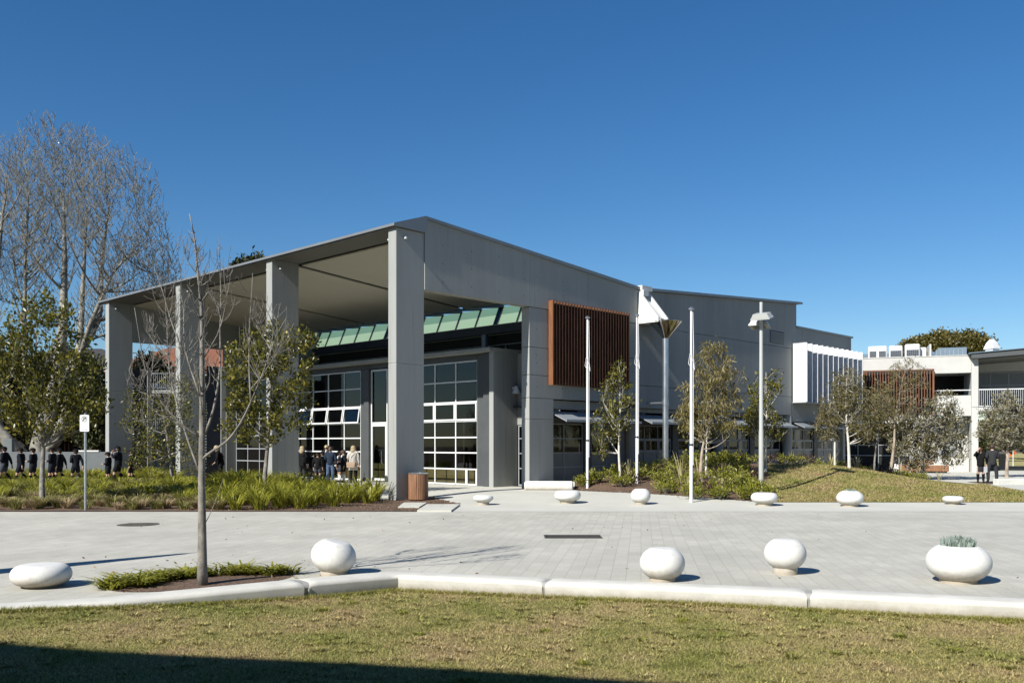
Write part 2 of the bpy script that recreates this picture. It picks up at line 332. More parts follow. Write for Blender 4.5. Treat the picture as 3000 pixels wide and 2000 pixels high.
MT['green_lit']=skyglass('green_glass_lit',(.26,.38,.27)); MT['green_shade']=skyglass('green_glass_shaded',(.12,.22,.16))  # lit and shaded tones of one glass, fixed in the colour
MT['tileorange']=M('terracotta_tiles',(.21,.075,.04),.8,var=.3,scale=6,bump=.6,bscale=12,col2=(.27,.11,.06))
MT['tiledark']=M('dark_roof_tiles',(.05,.05,.05),.8,var=.3,scale=6,bump=.6,bscale=12)
MT['brick']=M('brown_brickwork',(.17,.09,.06),.85,var=.3,scale=6,bump=.4,bscale=20)
MT['fence']=M('dark_fence_timber',(.018,.015,.012),.85,var=.4,scale=3,stretch=(5,5,.3))
MT['blueroof']=M('blue_grey_roof_sheet',(.20,.27,.33),.4,var=.06,metal=.2)
MT['louvre']=M('blue_louvre',(.045,.055,.08),.35,var=.1,metal=.3)
# ------------------------------------------------------------ the ground
ZL=-.187
KL=[(-16,5.6),(-9,8.9),(-5.71,10.25),(-4.63,10.7),(-2.675,11.97),(-1.585,12.8),(0,12.35),(3.645,11.29),(5.9,10.58),(16,7.5)]
def kfront(x):
    for (a,b),(c,d) in zip(KL,KL[1:]):
        if a<=x<=c: return b+(d-b)*(x-a)/(c-a)
    return KL[0][1] if x<KL[0][0] else KL[-1][1]
def hap(x,y):
    v,u=uv(x,y); return .15*sm((v+.5)/5.5)*sm((y-25.8)/6)
def hbed(x,y):
    return max(hap(x,y)+.012, .02+.19*sm((y-25.4)/10)*sm((-x-3.6)/7))
def mound(x,y):
    v,u=uv(x,y); h=.86*sm((y-31)/8)*(1-.5*sm((y-38.8)/6))*(1-sm((x-12.3)/6.8))*(.25+.75*sm((x-2)/6))+.10*sm((y-28.6-max(0,5.5-x)*1.7)/2)*(1-sm((x-7)/3))
    e=sm((y-28.3-max(0,(5.5-x))*1.7)/1.6)*sm((v-6.9)/1.2)
    r=sm((20.5-x+max(0,(y-40))*.3)/3.5)
    return max(h*e*r,0)+.014+hap(x,y)
def grid(name,inside,hf,x0,x1,y0,y1,st,mat,kind='structure'):
    nx=int(math.ceil((x1-x0)/st));ny=int(math.ceil((y1-y0)/st)); idx={};V=[];Q=[]
    def vid(i,j):
        if (i,j) not in idx:
            x=x0+i*st;y=y0+j*st; idx[(i,j)]=len(V); V.append((x,y,hf(x,y)))
        return idx[(i,j)]
    for i in range(nx):
        for j in range(ny):
            if inside(x0+(i+.5)*st,y0+(j+.5)*st): Q.append((vid(i,j),vid(i+1,j),vid(i+1,j+1),vid(i,j+1)))
    o=fast(name,V,quads=Q,mats=mat,smooth=True); tag(o,kind=kind); return o
def inpoly(p):
    def f(x,y):
        c=False;n=len(p)
        for i in range(n):
            (a,b),(d,e)=p[i],p[(i+1)%n]
            if (b>y)!=(e>y) and x<(d-a)*(y-b)/(e-b)+a: c=not c
        return c
    return f
def sheet(name,poly,z,mat,kind='structure'):
    mb=MB(); mb.add([(x,y,z) for x,y in poly],[tuple(range(len(poly)))]); o=mb.build(name,mat); tag(o,kind=kind); return o
g_=sheet('ground',[(-700,-300),(700,-300),(700,900),(-700,900)],-.42,MT['earth'])
# front lawn: a gently uneven turf surface
def hl(x,y):
    t=min(1,max(0,(-1.9-x)/3.9)); return ZL+.165*t*t*(3-2*t)*sm((y-8.9)/1.5)+.01*math.sin(x*1.3+.4*y)+.008*math.sin(y*1.7-x*.6)
grid('lawn',lambda x,y:y<kfront(x)+.2,hl,-16,16,-2,13.6,.2,MT['lawn'])
def koff(d): return [(x+ (-.3*d if False else 0),y+d) for x,y in KL]
pl=[(x,y+.22) for x,y in KL]+[(45,6),(45,25.12),(-45,25.12),(-45,2)]
sheet('plaza_paving',pl,0,MT['pavers'])
# paler band laid along the far edge and along the kerb
MULCHF=[(-2.58,25.13),(-1.55,27.9),(-2.77,31.1),(-3.9,29.9)]
bedpoly=[(-45,25.13),(-2.3,25.13),(-1.5,27.95),(-2.75,31.2),(-4.0,29.72),(-14.6,40.3),(-14.9,36.3),(-45,36.3)]
inbed=inpoly([(-45,25.13),(-2.3,25.13),(-1.5,27.95),(-2.75,31.2),(-4.0,29.72),(-10.3,36.3),(-45,36.3)])
def infore(x,y): return y>25.12 and not (x<-10.3 and y<36.3)
grid('forecourt_paving',lambda x,y: y>25.12 and x>-11 and y<66,lambda x,y:hap(x,y)+.004,-11,44,25.12,66,.6,MT['apron'])
grid('garden_soil',lambda x,y:inbed(x,y),hbed,-45,-1.2,25.13,36.4,.2,MT['mulch'])
sheet('footpath',[(-45,36.2),(-10.2,36.2),(-13.6,38.9),(-45,38.9)],.205,MT['apron'])
sheet('rear_soil',[(-60,38.8),(-13.4,38.8),(-19.5,45.2),(-19.5,62),(-60,62)],.2,MT['earth'])
sheet('far_lawn',[(20,66),(120,66),(160,190),(-20,190)],-.05,lawnmat('far_turf',k=1.1))
# garden mound: planted bed on the left, turf on the right
def inmound(x,y):
    v,u=uv(x,y)
    return u<-.25 and y>28.25+max(0,(5.5-x))*1.7 and x>1.6 and x<19.6-max(0,(38-y))*.27 and y<47 and v>6.9
split_x=lambda y:.272*y+.15+.18*math.sin(y*1.3)
grid('mound_soil',lambda x,y:inmound(x,y) and (x<split_x(y) or y>38.2+.3*math.sin(x)),mound,1.6,20,28.2,47,.16,MT['mulch'])
grid('mound_lawn',lambda x,y:inmound(x,y) and x>=split_x(y) and y<=38.2+.3*math.sin(x),mound,1.6,20,28.2,47,.16,MT['lawn'])
# ------------------------------------------------------------ kerb blocks
def sweep(line,prof,name,mat,label,cat,group):
    # prof: (inward offset, z) pairs; line runs left to right, inward is to the left of travel
    n=len(line); mb=MB(); L=[Vector((x,y)) for x,y,_ in line]; nrm=[]
    for i in range(n):
        ds=[]
        if i>0: ds.append((L[i]-L[i-1]).normalized())
        if i<n-1: ds.append((L[i+1]-L[i]).normalized())
        ns=[Vector((-d.y,d.x)) for d in ds]; m=sum(ns,Vector((0,0))); m.normalize(); nrm.append(m/max(.4,m.dot(ns[0])))
    k=len(prof); vs=[];fs=[]
    for i in range(n):
        for (o,z) in prof:
            q=L[i]+nrm[i]*o; zz=z+line[i][2]*(1 if z>-.1 else 0); vs.append((q.x,q.y,zz))
    for i in range(n-1):
        for j in range(k-1): fs.append((i*k+j,(i+1)*k+j,(i+1)*k+j+1,i*k+j+1))
    fs.append(tuple(range(k-1,-1,-1))); fs.append(tuple(range((n-1)*k,n*k)))
    mb.add(vs,fs); o=mb.build(name,mat,smooth=True); tag(o,label,cat,group); return o
KP=[(.09,-.45),(.045,-.19),(.002,-.045),(.004,-.028),(.014,-.008),(.032,.010),(.06,.02),(.36,.02),(.40,.012),(.43,-.01),(.44,-.05),(.44,-.3)]
def dens(pts,st=.12):
    out=[]
    for a,b in zip(pts,pts[1:]):
        d=math.dist(a[:2],b[:2]); m=max(1,int(d/st))
        for i in range(m): t=i/m; out.append(tuple(a[k]+(b[k]-a[k])*t for k in range(3)))
    out.append(pts[-1])
    # round block ends: first and last few rings drop a little
    return out
def rounded(line):
    o=[]; tot=[0]
    for a,b in zip(line,line[1:]): tot.append(tot[-1]+math.dist(a[:2],b[:2]))
    for p,s in zip(line,tot):
        e=min(s,tot[-1]-s); o.append((p[0],p[1],p[2]-.03*max(0,1-e/.06)**2))
    return o
MT['jointm']=M('joint_filler',(.36,.36,.34),.8)
def kb(pts,label,joint=True):
    l=dens(pts); a,b=l[0],l[1]; f=.03/max(1e-6,math.dist(a[:2],b[:2])); l.insert(1,tuple(a[k]+(b[k]-a[k])*f for k in range(3)))
    a,b=l[-1],l[-2]; f=.03/math.dist(a[:2],b[:2]); l.insert(-1,tuple(a[k]+(b[k]-a[k])*f for k in range(3)))
    o=sweep(rounded(l),KP,'kerb_block',MT['kerbm'],label,'kerb','pale concrete kerb blocks round the front lawn')
    if joint:
        p,q=pts[-1],pts[-2]; d=Vector((p[0]-q[0],p[1]-q[1])).normalized(); f=lambda t:(p[0]+d.x*t,p[1]+d.y*t,p[2])
        vs=[];K2=[(a+.012 if a<.2 else a-.012,z-.012) for a,z in KP]; n_=Vector((-d.y,d.x)); mb=MB()
        for t in (-.012,.075):
            for a,z in K2: vs.append((p[0]+d.x*t+n_.x*a,p[1]+d.y*t+n_.y*a,z+p[2]))
        k=len(K2); mb.add(vs,[(j,k+j,k+j+1,j+1) for j in range(k-1)]); mb.build('joint_filler',MT['jointm'],o)
kb([(-16,5.6,.0),(-9,8.9,.0),(-5.71,10.25,.0),(-5.2,10.44,.0),(-4.63,10.7,.005),(-3.7,11.28,.02),(-2.70,11.95,.03)],'long shaded kerb block running past the foot of the young bare tree')
kb([(-2.65,11.99,.03),(-1.9,12.56,.02),(-1.585,12.8,.01),(-1.2,12.69,.005),(.40,12.235,.0)],'angled kerb block below the ball planter, bent where the lawn turns its corner')
kb([(.435,12.225,0),(3.63,11.294,0)],'straight white kerb block in front of two ball seats')
kb([(3.665,11.284,0),(5.9,10.58,0),(16,7.5,0)],'bright white kerb block running out of frame below the succulent planter')
# ------------------------------------------------------------ main building
b=thing('school_hall','large grey concrete hall with butterfly roof, tall fin columns and open portico','building',C0,ANG)
ZR=lambda x: 9.47-.0765*(x-1.19)      # roof top behind the ridge
def wall(name,mb,m='conc',p=b): return mb.build(name,MT[m],p)
for k,y in enumerate((0,7.5,15.0,22.53)):
    mb=MB(); mb.bx(0,1.19,y,y+.41,-.3,4.466,bev=.012).bx(.012,1.178,y+.012,y+.398,4.46,4.49).bx(0,1.19,y,y+.41,4.484,8.875,bev=.012)
    c=wall('column',mb)
    for (sx,sy,a,c_) in ((.32,y-.1,y-.1,y),(.1,y+.5,y+.41,y+.5)):
        l=MB(); l.bx(sx-.02,sx+.02,a,c_,8.59,8.62).lathe([(.02,.07),(.045,.05),(.055,0)],10,(sx,sy,8.535)); l.build('spotlight',MT['poleg'],c,True)
for y0,y1,nm in ((-.03,.37,'side_beam'),(22.55,22.94,'side_beam')):
    mb=MB(); mb.prism([(1.2,7.0),(6.345,7.0),(6.345,ZR(6.345)-.13),(1.2,ZR(1.2)-.13)],'y',y0,y1)
    o=wall(nm,mb)
    if y0<0:
        d=MB()
        for i in range(4):
            for j in range(3): d.add([(2.0+i*1.35+.022*math.cos(t*math.pi/3),-.0325,7.35+j*.62-.0*i+.022*math.sin(t*math.pi/3)) for t in range(6)],[tuple(range(6))])
        d.build('tie_hole',MT['darksteel'],o)
# gable triangles above the corner column
for y0 in (.005,22.56):
    mb=MB(); mb.prism([(-.05,8.885),(1.19,8.885),(1.19,ZR(1.19)-.13),(.0,8.97)],'y',y0,y0+.38); wall('gable_end',mb,'conc2')
# right facade wall panels
def panel(x0,x1,z0,z1,y0=0,y1=.4,m='conc',top=False):
    mb=MB()
    if top: mb.prism([(x0,z0),(x1,z0),(x1,ZR(x1)-.13),(x0,ZR(x0)-.13)],'y',y0,y1)
    else: mb.bx(x0,x1,y0,y1,z0,z1,bev=.01)
    return wall('wall_panel',mb,m)
panel(6.345,7.71,-.2,2.783); panel(6.345,7.71,2.79,3.576); panel(6.345,13.06,3.59,4.437); panel(6.345,13.06,4.452,5.48)
panel(6.345,13.06,5.495,6.98); panel(6.352,13.06,6.995,0,-.03,.37,top=True)
d=MB()
for i in range(5):
    for z in (4.0,4.9,5.2,6.2,7.6,8.15):
        x=6.75+i*1.5
        d.add([(x+.02*math.cos(t*math.pi/3),-.033 if z>7 else -.003,z+.02*math.sin(t*math.pi/3)) for t in range(6)],[tuple(range(6))])
d.build('tie_hole',MT['darksteel'],b)
# left end wall, mirrored
mb=MB(); mb.bx(6.345,12.6,22.55,22.94,-.2,8.6); wall('end_wall',mb)
# second volume
ZS=lambda x: 8.58+.068*(x-13.9)
def panel2(x0,x1,z0,z1,top=False,y0=0):
    mb=MB()
    if top: mb.prism([(x0,z0),(x1,z0),(x1,ZS(x1)-.13),(x0,ZS(x0)-.13)],'y',y0,y0+.4)
    else: mb.bx(x0,x1,y0,y0+.4,z0,z1,bev=.01)
    return wall('wall_panel',mb,'conc2')
panel2(13.9,27.5,6.97,0,True); panel2(13.08,26.99,4.37,6.955); panel2(13.08,26.99,3.40,4.355); panel2(13.08,13.9,6.97,8.3)
mb=MB(); mb.bx(27.05,34.4,0,.35,3.05,4.035); wall('wall_panel',mb,'conc2')
mb=MB(); mb.bx(27.01,34.4,.002,.35,7.35,8.12); wall('wall_panel',mb,'conc2')
mb=MB(); mb.bx(34.1,34.4,.36,12,0,8.1); mb.bx(27.2,27.5,.42,12,6,9.3); wall('end_wall',mb,'conc2')
mb=MB()
for i in range(6): mb.bx(24.65,26.05,-.03,-.003,7.15+i*.095,7.15+i*.095+.045)
mb.bx(24.6,26.1,-.012,-.002,7.1,7.75,1); mb.build('vent_grille',[MT['conc'],MT['darksteel']],b)
# roofs
mb=MB(); Z=ZR
mb.prism([(-.16,8.90),(-.16,8.985),(1.19,9.44),(10,Z(10)),(10,Z(10)-.13),(1.25,Z(1.25)-.13),(1.19,8.88)],'y',-.1,23.55)
mb.prism([(10,Z(10)),(13.25,Z(13.25)),(13.25,Z(13.25)-.13),(10,Z(10)-.13)],'y',-.1,.42)
mb.prism([(10,Z(10)),(13.25,Z(13.25)),(13.25,Z(13.25)-.13),(10,Z(10)-.13)],'y',22.4,23.55)
mb.build('front_roof',MT['roofm'],b)
mb=MB(); mb.prism([(13.6,ZS(13.6)),(27.85,ZS(27.85)),(27.85,ZS(27.85)-.12),(13.6,ZS(13.6)-.12)],'y',-.14,22); mb.prism([(27.5,8.22),(34.55,8.22),(34.55,8.12),(27.5,8.12)],'y',-.06,12)
mb.bx(27.86,27.98,-.14,-.02,ZS(27.85)-.1,ZS(27.85)-.02); mb.build('rear_roof',MT['roofm'],b)
# soffit of the eave and ceiling boards between dark slots
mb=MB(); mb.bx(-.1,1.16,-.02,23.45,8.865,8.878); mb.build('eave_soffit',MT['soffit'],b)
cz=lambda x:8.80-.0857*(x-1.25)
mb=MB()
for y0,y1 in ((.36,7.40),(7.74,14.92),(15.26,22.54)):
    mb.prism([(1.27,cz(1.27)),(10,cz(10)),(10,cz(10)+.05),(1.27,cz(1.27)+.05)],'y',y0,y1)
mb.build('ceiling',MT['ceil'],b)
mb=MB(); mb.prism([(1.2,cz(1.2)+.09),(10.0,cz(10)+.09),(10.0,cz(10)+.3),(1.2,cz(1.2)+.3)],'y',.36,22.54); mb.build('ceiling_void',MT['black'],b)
# skylight band: sun on lower panes, shade on upper, put into glass colour
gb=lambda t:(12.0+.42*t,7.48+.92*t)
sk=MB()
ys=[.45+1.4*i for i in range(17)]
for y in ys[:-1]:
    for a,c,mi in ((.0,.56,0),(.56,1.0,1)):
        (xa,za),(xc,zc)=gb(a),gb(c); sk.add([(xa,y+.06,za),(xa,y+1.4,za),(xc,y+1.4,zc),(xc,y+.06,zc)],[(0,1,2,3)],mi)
so=sk.build('skylight',[MT['green_lit'],MT['green_shade']],b)
mu=MB()
for i,y in enumerate(ys):
    w=.16 if i in (5,11) else .05
    mu.prism([(11.95,7.46),(12.06,7.46),(12.5,8.42),(12.38,8.42)],'y',y-w,y+w)
    mu.prism([(10.02,cz(10)+.0),(12.4,8.36),(12.4,8.46),(10.02,cz(10)+.14)],'y',y-w,y+w)
mu.build('mullion',MT['darksteel'],so)
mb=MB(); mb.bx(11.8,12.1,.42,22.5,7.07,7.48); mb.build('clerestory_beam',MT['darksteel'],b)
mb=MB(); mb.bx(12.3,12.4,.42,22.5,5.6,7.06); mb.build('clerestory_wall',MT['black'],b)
fr=MB()
for i in range(17): fr.bx(12.24,12.29,.5+1.3*i,.54+1.3*i,5.64,6.55)
fr.bx(12.24,12.29,.45,22.4,6.55,6.59); fr.bx(12.23,12.29,.45,22.4,6.05,6.08)
fr.bx(11.75,11.95,7.9,8.15,5.64,7.06); fr.build('clerestory_frame',MT['greyalum'],b)
# low front block: ledge roof, head, side wall
mb=MB(); mb.bx(6.38,12.2,2.15,22.5,5.49,5.64,bev=.01); mb.build('ledge_roof',MT['conc2'],b)
mb=MB(); mb.bx(6.85,7.05,3.38,22.5,5.27,5.485); mb.build('window_head',MT['pilaster'],b)
mb=MB(); mb.bx(6.6,7.96,2.16,2.4,0,5.48); mb.bx(7.965,8.2,.41,2.4,2.62,5.48); wall('side_wall',mb,'conc2')
for q in ((6.72,7.0,2.405,2.86,0,5.48),(6.86,7.0,2.865,3.36,0,5.48),(6.78,7.0,10.42,10.78,0,5.25),(6.9,7.0,10.785,11.18,0,5.25),(6.78,7.0,16.45,17.6,0,5.25)):
    mb=MB(); mb.bx(*q); wall('pilaster',mb,'pilaster')
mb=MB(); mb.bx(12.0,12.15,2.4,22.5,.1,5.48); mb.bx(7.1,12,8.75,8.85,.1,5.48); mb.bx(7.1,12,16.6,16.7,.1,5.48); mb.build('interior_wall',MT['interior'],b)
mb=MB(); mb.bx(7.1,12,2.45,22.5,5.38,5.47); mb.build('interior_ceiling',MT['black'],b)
mb=MB(); mb.bx(7.6,8.1,4.3,8.4,.16,.78); mb.bx(9,9.4,12,16,.16,.9); mb.build('bench_counter',MT['ochre'],b)
mb=MB(); mb.bx(11.9,11.99,3,8,2.9,4.2); mb.bx(11.9,11.99,11.5,16,2.9,4.2); mb.build('interior_screen',MT['greypanel'],b)
def window(face,pl,ss,zz,fw=.055,fd=.07,fm='alum',gm='glass',sash=None,panelrows=(),lowmul=True,skip=(),extra=()):
    """a framed window: grid lines ss along the wall, zz up it"""
    f=MB();g=MB();pn=MB();sh=MB()
    def bx(mb,s0,s1,z0,z1,d0,d1):
        if face=='x': mb.bx(pl+d0,pl+d1,s0,s1,z0,z1)
        else: mb.bx(s0,s1,pl+d0,pl+d1,z0,z1)
    for s in ss: bx(f,s-fw/2,s+fw/2,zz[0],zz[-1],-fd/2,fd/2)
    for z in zz:
        for a,c in zip(ss,ss[1:]): bx(f,a+fw/2,c-fw/2,z-fw/2,z+fw/2,-fd/2+.004,fd/2-.004)
    for r,(z0,z1) in enumerate(zip(zz,zz[1:])):
        for a,c in zip(ss,ss[1:]):
            q=(a+fw/2,c-fw/2,z0+fw/2,z1-fw/2)
            if r in panelrows: bx(pn,*q,-.012,.012)
            elif sash and r==sash[0]:
                t=sash[1]; w=.06
                st=len(sh.v)
                for (s0,s1,y0,y1) in ((q[0],q[0]+w,q[2],q[3]),(q[1]-w,q[1],q[2],q[3]),(q[0]+w,q[1]-w,q[2],q[2]+w),(q[0]+w,q[1]-w,q[3]-w,q[3])): bx(sh,s0,s1,y0,y1,-.07,-.02)
                if t:
                    for i in range(st,len(sh.v)):
                        x,y,z=sh.v[i]; k=(q[3]-z)*math.tan(t)
                        sh.v[i]=(x-k,y,z) if face=='x' else (x,y-k,z)
                st=len(g.v)
                if face=='x': g.add([(pl-.045,q[0]+w,q[2]+w),(pl-.045,q[1]-w,q[2]+w),(pl-.045,q[1]-w,q[3]-w),(pl-.045,q[0]+w,q[3]-w)],[(3,2,1,0)])
                else: g.add([(q[0]+w,pl-.045,q[2]+w),(q[1]-w,pl-.045,q[2]+w),(q[1]-w,pl-.045,q[3]-w),(q[0]+w,pl-.045,q[3]-w)],[(0,1,2,3)])
                if t:
                    for i in range(st,len(g.v)):
                        x,y,z=g.v[i]; k=(q[3]-z)*math.tan(t); g.v[i]=(x-k,y,z) if face=='x' else (x,y-k,z)
            else:
                if face=='x': g.add([(pl,q[0],q[2]),(pl,q[1],q[2]),(pl,q[1],q[3]),(pl,q[0],q[3])],[(3,2,1,0)])
                else: g.add([(q[0],pl,q[2]),(q[1],pl,q[2]),(q[1],pl,q[3]),(q[0],pl,q[3])],[(0,1,2,3)])
    for (s0,s1,z0,z1) in extra: bx(f,s0,s1,z0,z1,-fd/2-.01,fd/2+.01)
    w=f.build('window',MT[fm],b); 
    if g.v: g.build('pane',MT[gm],w)
    if pn.v: pn.build('panel',MT['greypanel'],w)
    if sh.v: sh.build('sash',MT[fm],w)
    return w
zz=[.2,.82,1.49,2.12,2.79,3.57,4.41,5.22]
window('x',6.95,[3.40+1.3*i for i in range(5)],zz,sash=(4,0),extra=((3.42,3.5,.2,.82),(3.98,4.1,.2,.82)))
window('x',6.95,[11.2+1.3*i for i in range(5)],zz,sash=(4,R(9)))
window('x',6.95,[17.7+1.2*i for i in range(5)],[.2,.95,1.6,2.3,3.2,4.2,5.22],fm='greyalum')
# glazed door between the column and the window wall
f=MB(); f.bx(6.9,6.98,10.34,10.41,.15,5.22); f.bx(6.9,6.98,9.2,9.27,.15,5.22); f.bx(6.9,6.98,9.27,10.34,2.74,2.84); f.bx(6.9,6.98,9.27,10.34,5.15,5.22); f.bx(6.88,6.95,10.27,10.335,.2,2.735); f.bx(6.88,6.95,9.275,9.34,.2,2.735); f.bx(6.88,6.95,9.34,10.27,.2,.3); f.bx(6.88,6.95,9.34,10.27,2.65,2.735)
dr=f.build('door',MT['alum'],b); g=MB(); g.add([(6.93,9.34,.3),(6.93,10.27,.3),(6.93,10.27,2.65),(6.93,9.34,2.65)],[(3,2,1,0)]); g.add([(6.94,9.27,2.84),(6.94,10.34,2.84),(6.94,10.34,5.15),(6.94,9.27,5.15)],[(3,2,1,0)]); g.build('pane',MT['glassdark'],dr)
h=MB(); h.tube([(6.87,9.5,.95),(6.80,9.5,1.0),(6.80,9.5,1.55),(6.87,9.5,1.6)],.015,8); h.build('handle',MT['steel'],dr,True)
f=MB(); f.bx(8.0,8.06,.42,.48,.15,2.6); f.bx(8.0,8.06,2.1,2.15,.15,2.6); f.bx(8.0,8.06,.48,2.1,2.55,2.61); f.bx(8.0,8.06,.48,2.1,.15,.23)
for z in (.85,1.45,2.05): f.bx(8.0,8.05,.48,2.1,z,z+.04)
dr=f.build('side_door',MT['greyalum'],b); g=MB(); g.add([(8.03,.48,.2),(8.03,2.1,.2),(8.03,2.1,2.6),(8.03,.48,2.6)],[(3,2,1,0)]); g.build('pane',MT['glassdark'],dr)
l=MB(); l.lathe([(.0,.32),(.06,.3),(.10,.2),(.17,.02),(.18,0)],16,(7.7,1.98,3.86)); l.bx(7.66,7.74,2.05,2.16,4.05,4.12); l.build('wall_lamp',MT['whitepaint'],b,True)
# side block louvres next to the columns
for y in (15.41,22.94):
    mb=MB()
    zt=5.35 if y<20 else 5.6
    for i in range(int((zt-.3)/.13)): mb.bx(1.3,1.95,y-.36,y-.34,.3+i*.13,.38+i*.13) ; mb.bx(1.25,1.3,y-.4,y+.02,.3+i*.13,.37+i*.13)
    mb.bx(1.3,1.95,y-.33,y-.31,.2,zt); mb.build('louvre_screen',MT['louvre'],b)
    mb=MB(); mb.bx(1.95,2.2,y-.41,y,.1,zt,bev=.01); wall('louvre_post',mb)
# timber screen on the right facade
fr=MB(); fr.bx(7.386,7.46,-.254,-.035,4.10,7.33); fr.bx(7.465,12.24,-.06,-.035,7.2,7.32); fr.bx(7.465,12.24,-.06,-.035,4.12,4.22)
ts=fr.build('timber_screen',MT['timberend'],b)
sl=MB()
for i in range(27):
    x=7.60+i*.1765; sl.bx(x,x+.045,-.25,-.065,4.12,7.32)
sl.build('batten',MT['timber'],ts)
mb=MB(); mb.bx(7.465,12.24,-.034,-.031,4.15,7.3); mb.build('backing',MT['black'],ts)
# rain spout, funnel, downpipe
mb=MB(); mb.prism([(0,6.98),(0,8.4),(-.06,8.4),(-1.07,7.17),(-1.07,6.98)],'x',13.14,13.24); mb.prism([(0,6.98),(0,8.4),(-.06,8.4),(-1.07,7.17),(-1.07,6.98)],'x',13.80,13.9)
mb.bx(13.242,13.798,-1.1,0,6.98,7.12)
mb.prism([(-.01,8.2),(-.01,8.05),(-1.0,6.95),(-1.0,7.1)],'x',13.242,13.798)
mb.bx(13.2,13.95,-.2,.1,8.42,8.62); mb.bx(13.22,13.6,-.25,-.02,8.18,8.42)
mb.build('rain_spout',MT['white'],b)
mb=MB(); mb.lathe([(.12,6.33),(.14,6.36),(.69,7.0),(.70,7.03),(.68,7.03),(.13,6.4)],40,(13.83,-.95,0)); fu=mb.build('rain_funnel',MT['steel'],b,True)
mb=MB(); mb.lathe([(.125,.2),(.125,3.5),(.145,3.5),(.145,3.72),(.125,3.72),(.125,6.36)],24,(13.83,-.95,0)); mb.bx(13.80,13.86,-.84,.0,3.58,3.64); mb.build('downpipe',MT['galv'],fu,True)
# ground-floor bays behind the right facade
for i,x0 in enumerate((13.03,19.98,26.92)):
    mb=MB(); mb.lathe([(.26,-.1),(.26,3.39)],24,(x0,.25,0)); mb.build('round_column',MT['conc'],b,True)
rows=[.3,.93,1.5,2.07,2.64]
bays=((7.76,12.72),(13.32,19.68),(20.3,26.6),(27.25,33.9))
for bi,(x0,x1) in enumerate(bays):
    w=x1-x0; m_=x0+w*.52
    for (a,c,n) in ((x0,m_-.25,3 if bi else 2),(m_+.25,x1,3 if bi else 2)):
        ss=[a+(c-a)*k/n for k in range(n+1)]
        window('y',.55,ss,rows,fw=.045,fm='greyalum',gm='glass',sash=(2,0) if bi else None,panelrows=(0,1))
    mb=MB(); mb.bx(m_-.23,m_+.23,.42,.7,-.1,3.4); mb.bx(x0,x1,.5,.62,2.67,2.9); wall('pier',mb,'pilaster')
    mb=MB(); mb.bx(x0,x1,.3,.6,3.22,3.38 if bi else 3.55); mb.build('window_beam',MT['conc'],b)
    aw=MB(); aw.prism([(.3,3.12),(.3,3.08),(-.55,2.72),(-.55,2.76)],'x',x0+.04,x1-.1); aw.bx(x0+.04,x1-.1,-.6,-.56,2.70,2.79)
    ao=aw.build('awning',MT['awning'],b)
    br=MB()
    for k in range(4):
        x=x0+.3+(w-.7)*k/3; br.bx(x,x+.04,-.02,.3,3.13,3.17)
    br.build('bracket',MT['greyalum'],ao)
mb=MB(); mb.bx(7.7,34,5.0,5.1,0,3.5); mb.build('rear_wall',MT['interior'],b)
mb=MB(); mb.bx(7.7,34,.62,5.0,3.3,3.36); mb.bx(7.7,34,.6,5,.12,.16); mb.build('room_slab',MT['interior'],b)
mb=MB(); mb.bx(10.6,10.9,1.2,2.2,.2,2.6); mb.bx(8.6,9.4,2.5,2.6,.2,2.6); mb.build('inner_door',MT['terra'],b)
# white blade box on the far end of the facade
mb=MB(); mb.prism([(27.0,-.003),(27.02,-.83),(27.05,-.83),(27.4,-.003)],'z',7.22,7.25); mb.bx(27.0,34.1,-.80,-.003,4.04,4.08); mb.bx(27.4,34.1,-.12,-.003,7.22,7.26)
sb=mb.build('sun_blade_box',MT['greyalum'],b)
mb=MB()
for i in range(12):
    x=27.02+.638*i; mb.bx(x,x+.05,-.84 if i else -.86,-.33 if i else -.05,4.085,7.215)
mb.build('blade',MT['whitepaint'],sb)
mb=MB(); mb.bx(27.1,34.05,-.04,-.003,4.085,7.215); mb.build('backing',MT['greypanel'],sb)
# bulk of the building behind, closes it off from the sides
mb=MB(); mb.bx(12.45,13.05,.45,22.5,.1,7.9); mb.bx(13.9,33.9,11.9,12.1,.1,8.0); mb.bx(12.6,27.2,21.5,21.8,.1,8.4); mb.build('back_wall',MT['conc2'],b)
mb=MB(); mb.bx(14,34,1.0,11.8,3.6,3.7); mb.build('upper_floor',MT['conc2'],b)
# ------------------------------------------------------------ people
QUEUE=[]
def skin_later(V,Eg,Rd,root,fn):
    me=bpy.data.meshes.new('sk'); me.from_pydata([tuple(v) for v in V],Eg,[]); o=bpy.data.objects.new('sk',me); COL.objects.link(o)
    o.modifiers.new('s','SKIN'); sv=me.skin_vertices[0].data
    for i,r in enumerate(Rd): sv[i].radius=(r,r) if not isinstance(r,tuple) else r
    sv[root].use_root=True; sb=o.modifiers.new('b','SUBSURF'); sb.levels=1; sb.render_levels=1
    QUEUE.append((o,me,fn))
def flush():
    dg=bpy.context.evaluated_depsgraph_get(); dg.update(); out=[]
    for o,me,fn in QUEUE: out.append((bpy.data.meshes.new_from_object(o.evaluated_get(dg)),fn))
    for o,me,fn in QUEUE: bpy.data.objects.remove(o); bpy.data.meshes.remove(me)
    QUEUE.clear()
    for m,fn in out:
        m.polygons.foreach_set('use_smooth',[True]*len(m.polygons)); m.update(); fn(m)
